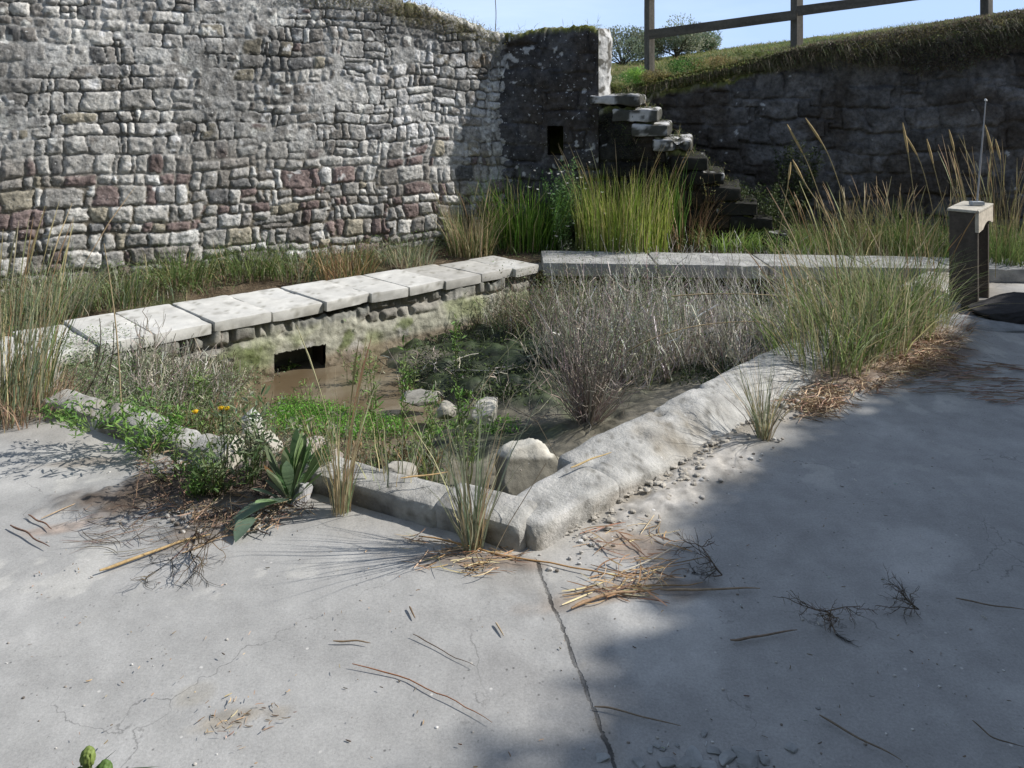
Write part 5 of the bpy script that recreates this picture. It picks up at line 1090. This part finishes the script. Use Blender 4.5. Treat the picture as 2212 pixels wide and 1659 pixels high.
ground_stick([(1770, 1555), (1850, 1600), (1945, 1655)], .0035, (.20, .16, .12), 'long dark twig slanting to the bottom edge in the shade')
ground_stick([(2065, 1298), (2140, 1315), (2212, 1328)], .003, (.2, .16, .12), 'thin brown twig near the right edge in the shade')
ground_stick([(2100, 1570), (2140, 1605), (2212, 1620)], .0025, (.15, .12, .09), 'fine curved dark twig at the bottom right')
ground_stick([(890, 1380), (940, 1402), (1025, 1448)], .002, (.16, .12, .09), 'thin dark thread-like twig on the sunlit paving above the red stalk')
ground_stick([(885, 1318), (898, 1342)], .004, (.2, .14, .09), 'tiny curled brown scrap left of the joint')
ground_stick([(1072, 1352), (1090, 1378)], .004, (.42, .33, .22), 'tiny curled pale scrap beside the joint')
ground_stick([(720, 1392), (770, 1393), (800, 1398)], .003, (.22, .16, .1), 'short crooked brown twig on the open sunlit paving')
ground_stick([(865, 1110), (930, 1100), (968, 1093)], .004, (.52, .36, .18), 'yellow dry leaf stalk resting on the long kerb stone', zz=.13)
ground_stick([(1235, 1078), (1280, 1060), (1320, 1047)], .005, (.5, .38, .2), 'curled yellow dry leaf on top of the right kerb', zz=.125)
def branch(lab, u, v, d, ln, seed, col=(.10, .075, .05), n=5, r=.003):
    rg = np.random.default_rng(seed); mb = MB(); b = P(u, v) + vec(0, 0, .02)
    for k in range(n): twigs(mb, b, vec(d[0], d[1], .12) + .35 * rg.normal(size=3) * vec(1, 1, .3), ln, rg, 3, r, col, 5, .55)
    for k in range(len(mb.v)): mb.v[k][:, 2] = np.maximum(mb.v[k][:, 2], .004)
    return tag(mb.build('dead_branch', M_bark, smooth=False, origin=b), lab, 'branch')
branch('tangled dark dead branchlet lying in front of the broken rim', 425, 1160, (.0, -.8), .24, 93, n=5)
branch('wispy dry grey-brown branchlet tumbled beside the dark litter', 400, 1110, (-.5, .2), .2, 94, (.16, .11, .08), 7, .002)
branch('small dark twig cluster in the shade right of the straw litter', 1560, 1255, (-.6, .3), .12, 95, (.09, .075, .06), 4, .0025)
branch('small dark root cluster in the shade in the middle of the paving', 1785, 1335, (.1, -.6), .10, 96, (.10, .08, .06), 5, .0025)
branch('small dark twig cluster in the shade farther right', 1985, 1330, (-.5, .2), .09, 97, (.08, .065, .05), 5, .002)
# slate chips at the bottom edge
rg = np.random.default_rng(98)
for i, (u, v, s_) in enumerate([(1300, 1640, .03), (1405, 1620, .018), (1418, 1612, .016), (1432, 1620, .015), (1462, 1612, .016), (1440, 1650, .035), (1500, 1640, .05), (1525, 1655, .04), (1570, 1640, .045), (1600, 1630, .04), (1620, 1650, .05), (1650, 1640, .03), (1545, 1625, .03), (1520, 1588, .022), (1710, 1618, .03), (1480, 1655, .04), (1380, 1650, .03), (1768, 1530, .012)]):
    q = P(u, v); tag(rock((q[0], q[1], s_ * .1), (s_ * 1.3, s_ * .8, s_ * .3), 400 + i, (.30, .31, .31), 9, i * 1.3, 8).build('stone_chip', M_rock, smooth=False), 'flat grey chip of broken paving at the bottom edge in the shade', 'stone chip', 'chips of broken paving at the bottom edge')
# thistle-like bud close to the lens, bottom left
def bud():
    b = P(190, 2300); Y = 1.22; top_ = PD(190, 1632, Y); b = vec(top_[0], Y, 0); root = empty('budding_plant', tuple(b), 'green plant with a plump bud and thin leaves at the bottom left corner', 'plant'); rg = np.random.default_rng(99)
    m1 = MB(); add_tubes(m1, [[b + (top_ - b) * t_ + vec(.01 * sin(3 * t_), 0, 0) for t_ in np.linspace(0, 1, 8)]], .004, 6, (.12, .16, .06)); m1.build('stem', M_veg, root)
    m2 = MB(); 
    for dx, dz, s_, c in ((0, -.003, .017, (.26, .34, .10)), (.026, -.028, .02, (.15, .25, .07)), (-.014, -.032, .013, (.14, .22, .06))):
        v, f = boxgrid([12, 12, 12]); v = v / np.linalg.norm(v, axis=1)[:, None] * s_ * vec(.62, .62, .95) * (1 + .18 * fbm(v, 3, 3, 4)[:, None]); m2.add(v + top_ + vec(dx, 0, dz), f, c=vec(*c) * (1 + .3 * fbm(v, 200, 3, 3)[:, None]))
    m2.build('bud', M_veg, root)
    m3 = MB(); c0 = top_ + vec(0, 0, -.03); d = np.array([[-1, .1, -.02], [1, .1, .03], [1, -.1, .01], [-.7, -.3, -.1], [.5, .2, .35]]); leaves(m3, np.tile(c0, (5, 1)), d, np.array([.14, .11, .08, .09, .05]), np.tile(vec(.10, .14, .09), (5, 1)), rg, .035, nrm=np.tile(vec(0, -.3, 1.), (5, 1))); m3.build('leaf', M_veg, root)
bud()

# ---- turf and scrub on the bank
def turf():
    rg = np.random.default_rng(110); mb = MB(); n = 60000; x = rg.uniform(1.0, 7.4, n); u = rg.random(n)
    face = 8.80 - (x - 1.0) * math.tan(radians(3.2)); ov = .16 * sst(2.6, 3.6, x); front = u < .6
    y = face - ov * rg.random(n) ** .5 - .02 + .3 * rg.random(n) * ~front; y = np.where(front, y, face + rg.random(n) ** 1.3 * 1.6 - .1)
    zt = turf_z(x); thick = np.interp(x, [1, 2.4, 3.4, 4.5, 5.4, 7], [.10, .16, .25, .45, .48, .40]) * (1 + .35 * fbm(np.stack([x, 0 * x], -1), 2.2, 4, 111))
    z = np.where(front, zt - thick * rg.random(n) ** .8 * np.clip((face + .2 - y) / .3, .3, 1) + .02, upz(x, y)) + .02 * rg.random(n)
    pos = np.stack([x, y, z], -1); d = rg.normal(size=(n, 3)) + vec(0, -.5, .3); gr = sst(3.3, 2.2, x + .4 * fbm(pos, 2, 3, 112))[:, None]
    c = mix(pal(n, rg, [(.10, .08, .06), (.13, .11, .085), (.075, .065, .05), (.10, .11, .06)]), pal(n, rg, [(.10, .13, .035), (.14, .16, .05), (.17, .15, .07)]), gr)
    leaves(mb, pos, d, rg.uniform(.015, .04, n), c, rg, .4)
    nb = 9000; xb = rg.uniform(1.0, 7.4, nb); fb = 8.8 - (xb - 1) * math.tan(radians(3.2)); yb = fb - .1 * sst(2.6, 3.6, xb) + .15 * rg.random(nb) + 1.0 * rg.random(nb) ** 3; b = np.stack([xb, yb, upz(xb, yb)], -1)
    gb = sst(3.8, 2.4, xb)[:, None]; blades(mb, b, rg.uniform(.02, .07, nb), rg.uniform(.2, 1, nb), .006, mix(pal(nb, rg, [(.17, .15, .08), (.12, .11, .06), (.14, .17, .05)]), pal(nb, rg, [(.16, .20, .05), (.20, .21, .08)]), gb), rg, 3)
    nl_ = 4200; xb = rg.uniform(1.1, 7.2, nl_); xb = xb + .05 * vnoise(np.stack([xb * 4, xb * 0], -1)); fb = 8.8 - (xb - 1) * math.tan(radians(3.2)) - .12 * sst(2.6, 3.6, xb); dn = rg.random(nl_) * .30 * sst(2.2, 4, xb); b = np.stack([xb, fb - .03, upz(xb, fb) - dn], -1)
    blades(mb, b, rg.uniform(.03, .09, nl_) * (1 + .5 * vnoise(b * 3, 4)), rg.uniform(.8, 1.5, nl_), .005, pal(nl_, rg, [(.13, .11, .07), (.10, .09, .06), (.15, .13, .08), (.09, .11, .04)]), rg, 4, 1.4, None, np.tile(vec(.0, -1., 0), (nl_, 1)) + .4 * rg.normal(size=(nl_, 3)) * vec(1, .3, 0))
    return tag(mb.build('turf', M_veg, smooth=False), 'overhanging brown and green turf along the top of the dark retaining wall', 'turf', kind='stuff')
turf()
def meadow():
    rg = np.random.default_rng(113); mb = MB(); n = 26000; x = rg.uniform(.8, 5.5, n); y = 8.95 + 14 * rg.random(n) ** 1.6; x = np.where(y > 11, x * (y / 9), x)
    b = np.stack([x, y, upz(x, y) - .02], -1); blades(mb, b, rg.uniform(.03, .10, n) * (1 + .6 * vnoise(b * 1.5, 2)), rg.uniform(.2, 1, n), .008 * (y / 9), pal(n, rg, [(.13, .15, .045), (.18, .18, .07), (.10, .13, .035), (.22, .19, .09)]), rg, 2)
    return tag(mb.build('meadow_grass', M_veg, smooth=False), 'short olive grass covering the bank behind the steps and fence', 'grass', kind='stuff')
meadow()
def clump(lab, u, v, Y, w_, h_, n, cols, seed, leaf=.03, name='bush', cat='bush', dp=None, trunk=False, base=None):
    rg = np.random.default_rng(seed); b = PD(u, v, Y) if base is None else base
    if base is None: b[2] = float(upz(b[0], b[1])) - .01
    dp = dp or w_ * .7; mb = MB()
    nc = 14; cen = np.stack([rg.uniform(-.5, .5, nc) * w_ * .8, rg.uniform(-.5, .5, nc) * dp, (.25 + .6 * rg.random(nc)) * h_], -1); cen[:, 2] *= 1 - .5 * (np.abs(cen[:, 0]) / (w_ * .5)) ** 2; rr = rg.uniform(.2, .36, nc) * min(w_, h_ * 1.4)
    k = rg.integers(0, nc, n); d = rg.normal(size=(n, 3)); d /= np.linalg.norm(d, axis=1)[:, None]; pos = b + cen[k] + d * (rr[k] * rg.random(n) ** .35)[:, None] * vec(1, 1, .85) ; pos[:, 2] = np.maximum(pos[:, 2], b[2] - .05)
    tint = pal(nc, rg, cols, jit=.15)[k] * (1 + .15 * rg.normal(size=(n, 1)))
    leaves(mb, pos, d + vec(0, 0, .4) + .4 * rg.normal(size=(n, 3)), leaf * rg.uniform(.5, 1.3, n), tint, rg, .45)
    if trunk:
        root = empty(name, tuple(b), lab, cat); mb.build('crown', M_veg, root, smooth=False); m2 = MB()
        for c_ in cen: m = c_ * vec(.3, .3, .5); add_tubes(m2, [[b + vec(0, 0, -.1), b + m * .5, b + m, b + (m + c_) / 2 + vec(.02, 0, .03), b + c_ + vec(0, 0, rr.mean() * .6)]], np.array([[.06, .05, .035, .025, .01]]) * h_ / 2, 6, (.11, .09, .07))
        m2.build('trunk', M_bark, root)
    else: return tag(mb.build(name, M_veg, smooth=False, origin=b), lab, cat)
OL = [(.16, .20, .12), (.21, .24, .15), (.13, .16, .10), (.24, .24, .16)]
for i, (u, w_, h_, Y, lab) in enumerate([(1345, 1.7, 1.0, 20, 'olive-green bush on the skyline nearest the end of the wall'), (1405, 1.2, .8, 21, 'low bush on the skyline behind the first fence post'), (1462, 1.5, 1.0, 20.5, 'round bush on the skyline right of the first fence post'), (1510, .9, .7, 21, 'small airy bush at the right end of the skyline bushes')]):
    x = (u - 1106) / F * Y; clump(lab, 0, 0, 0, w_, h_, 6500, OL, 150 + i, .06, trunk=True, base=vec(x, Y, float(upz(np.array(x), np.array(Y))) + .02))
for i, (u, v, w_, h_, cols, lab, Y) in enumerate([(1375, 180, .30, .22, [(.15, .27, .06), (.20, .34, .08)], 'bright green leafy bush left of the foot of the first fence post', 9.0), (1475, 190, .5, .26, [(.06, .14, .03), (.09, .18, .04)], 'deep green low bush on the bank right of the first fence post', 8.95),
      (1415, 200, .36, .15, [(.15, .15, .05), (.19, .17, .07)], 'olive mossy hummock below the first fence post', 8.85), (1550, 180, .6, .16, [(.17, .14, .06), (.21, .17, .08)], 'ochre dry hummock on the edge of the bank', 8.85), (1340, 195, .3, .10, [(.12, .12, .05)], 'low olive tuft at the top of the steps', 8.8),
      (1640, 150, .6, .14, [(.10, .13, .04), (.14, .16, .06)], 'green mossy hummock on the bank left of the second fence post', 8.85)]):
    clump(lab, u, v, Y, w_, h_, 1800, cols, 160 + i, .022, dp=.3)
# creepers and growth on walls
def growth(lab, name, pts, n, leaf, cols, seed, spread=(.05, .03, .04), hang=.12, stems=30):
    rg = np.random.default_rng(seed); mb = MB(); pts = np.array(pts); k = rg.integers(0, len(pts), n); pos = pts[k] + rg.normal(size=(n, 3)) * vec(*spread) + np.stack([np.zeros(n), np.zeros(n), -hang * rg.random(n) ** 2], -1)
    leaves(mb, pos, rg.normal(size=(n, 3)) + vec(0, -.4, 0), leaf * rg.uniform(.5, 1.3, n), pal(n, rg, cols), rg, .4)
    if stems:
        k = rg.integers(0, len(pts), stems); b = pts[k] + vec(0, -.03, .02); blades(mb, b, rg.uniform(.04, .13, stems), rg.uniform(.1, .8, stems), .004, pal(stems, rg, STRAW + GREEN), rg, 3)
    return tag(mb.build(name, M_veg, smooth=False), lab, 'wall growth', kind='stuff')
wt = []
for s in np.linspace(.1, 2.6, 60): q = WC + LD * s; wt.append([q[0] + .02, q[1] - .03, float(topL(np.array(s))) - .04])
growth('dry moss, heath and grass growing along the top of the sunlit wall', 'wall_growth', wt, 9000, .016, [(.12, .11, .05), (.16, .14, .08), (.09, .10, .035), (.2, .17, .1)], 170, (.03, .05, .035), .16, 160)
wt2 = []
for s in np.linspace(0, .95, 20): q = WC + RD * s; wt2.append([q[0], q[1] + .03, 2.22 + .07 * s])
growth('thin yellow-green moss fringe on top of the shaded return wall', 'wall_growth', wt2, 2200, .012, [(.20, .22, .04), (.14, .15, .05)], 171, (.03, .05, .01), .03, 20)
st3 = [[nx_ - .12 + .3 * sd[0] * k_, WC[1] + (nx_ - WC[0]) * math.tan(GA) + .3 * sd[1] * k_, zt + .0] for (kk, nx_, zt) in noses for k_ in (.5, 1, 1.8, 2.4)]
growth('moss and small weeds growing in the corners of the stone steps', 'wall_growth', st3, 5200, .018, [(.07, .09, .03), (.11, .11, .05), (.05, .06, .025)], 172, (.07, .08, .03), .05, 120)
st4 = [[nx_ - .32, WC[1] + (nx_ - .3 - WC[0]) * math.tan(GA) - .03, zt - .22] for (kk, nx_, zt) in noses[:7] for k_ in range(3)]
growth('dark creeper hanging on the masonry beneath the steps', 'wall_growth', st4, 3200, .018, [(.04, .055, .02), (.055, .05, .03)], 173, (.10, .02, .10), .1, 20)
b = WC + LD * .12; mb = MB(); add_tubes(mb, [[vec(b[0] + .01 * sin(3 * t_), b[1], 2.22 + .34 * t_) for t_ in np.linspace(0, 1, 6)]], .004, 4, (.12, .10, .07)); tag(mb.build('stalk', M_dry), 'single thin dry stem standing on the wall top at the corner', 'stalk')
# thin crossing canes over the basin
for i, (a, m_, c, Y, lab) in enumerate([((1340, 770), (1450, 690), (1640, 695), 4.9, 'long arched tan cane over the dead stalks, lower of two'), ((1450, 640), (1600, 625), (1790, 650), 5.4, 'long arched tan cane over the dead stalks, upper of two'), ((1700, 700), (1760, 640), (1900, 560), 5.2, 'straight tan straw leaning across the rim grass')]):
    pa, pm, pc = PD(*a, Y), PD(*m_, Y), PD(*c, Y + .2); t_ = np.linspace(0, 1, 12)[:, None]; Pp = (1 - t_) ** 2 * pa + 2 * t_ * (1 - t_) * pm + t_ ** 2 * pc; mb = MB(); add_tubes(mb, [Pp], [np.linspace(.005, .003, 12)], 4, [(.34, .27, .17)]); tag(mb.build('cane', M_dry, origin=pa), lab, 'cane')
# thin blades standing in front of the corner kerb
for i, (pts, Y, lab) in enumerate([([(1052, 1225), (1100, 1130), (1180, 1000)], 2.55, 'thin dark stem leaning right in front of the corner kerb'), ([(1215, 1010), (1160, 910), (1110, 880)], 3.3, 'thin bent reed over the square stone')]):
    pp = np.array([PD(u, v, Y + .12 * k) for k, (u, v) in enumerate(pts)]); mb = MB(); add_tubes(mb, [np.stack([np.interp(np.linspace(0, 2, 7), range(3), pp[:, k]) for k in range(3)], -1)], .0015, 3, (.16, .13, .09)); tag(mb.build('stalk', M_dry, origin=pp[0]), lab, 'stalk')

# ------------------------------------------------------------------ unseen building at right, its top edge shaped to cast the paving shadow
def shadow_house():
    bd = [(-.9, 1.35), (-.35, 1.62), (-.02, 1.83), (.16, 1.97), (.22, 2.18), (.42, 2.30), (.58, 2.66), (.72, 2.95), (1.22, 3.42), (1.85, 3.95), (2.4, 4.45), (2.95, 5.10), (3.7, 5.75)]
    Q0 = vec(5.0, -3); Q1 = vec(7.6, 7.5); e = (Q1 - Q0) / np.linalg.norm(Q1 - Q0); prof = []
    sh = vec(cos(AZ), sin(AZ))
    for g_ in bd:
        M = np.array([[sh[0], -e[0]], [sh[1], -e[1]]]); t_, s_ = np.linalg.solve(M, Q0 - vec(*g_)); prof.append((s_, t_ * math.tan(EL) - .08))
    prof.sort(); S = np.arange(0, prof[-1][0], .05); s_ = np.array([p[0] for p in prof]); h_ = np.array([p[1] for p in prof])
    H = np.interp(S, s_, h_) + .05 * fbm(np.stack([S, 0 * S], -1), 2.5, 4, 3); H[S < s_[0]] = h_[0] + .25 * (s_[0] - S[S < s_[0]])
    mb = MB(); n = len(S); th = 1.6; nx = vec(e[1], -e[0]); rows = []
    for o, z in ((0, 0 * S - .1), (0, H), (th, H + .2), (th, 0 * S - .1)): rows.append(np.stack([Q0[0] + S * e[0] + nx[0] * o, Q0[1] + S * e[1] + nx[1] * o, z], -1))
    V = np.stack(rows, 1); mb.add(V, gridq(n, 4), c=(.2, .19, .18)); k = np.array([[0, 1, 2, 3], [(n - 1) * 4, (n - 1) * 4 + 1, (n - 1) * 4 + 2, (n - 1) * 4 + 3]]); mb.q.append(k)
    root = empty('shadow_building', (Q0[0], Q0[1], 0), 'unseen building beyond the right edge of the picture, its top shaped to shade the paving', 'building'); mb.build('wall', M_dark, root, smooth=False)
    m2 = MB(); rg = np.random.default_rng(200); nl = 3500; i = rg.integers(0, n, nl); pos = V[i, 1] + rg.normal(size=(nl, 3)) * vec(.05, .05, .05); leaves(m2, pos, rg.normal(size=(nl, 3)), rg.uniform(.05, .10, nl), pal(nl, rg, GREEN), rg, .6)
    m2.build('edge_leaves', M_veg, root, smooth=False)  # leaves added along the top to soften the cast shadow edge
shadow_house()

# building added behind the camera: blocks sky light to deepen the shade
def sky_blocker():
    root = empty('sky_blocker', (0, -3.2, 0), 'unseen stone building added behind the camera to block sky light', 'building')
    w_ = wall_mesh(vec(-7.5, -3.2), vec(1, 0), 14.5, lambda s: 4.4 + 0 * s, -.1, .08, ST_ret, .6, 71)
    w_.build('wall', M_dark, root)
    mb = MB(); plank(mb, (-7.8, -3.9, 4.45), (7.3, -3.9, 4.45), 2.0, .12, (0, 0, 1), (.12, .09, .075), seed=3); mb.build('roof', M_dark, root)
sky_blocker()
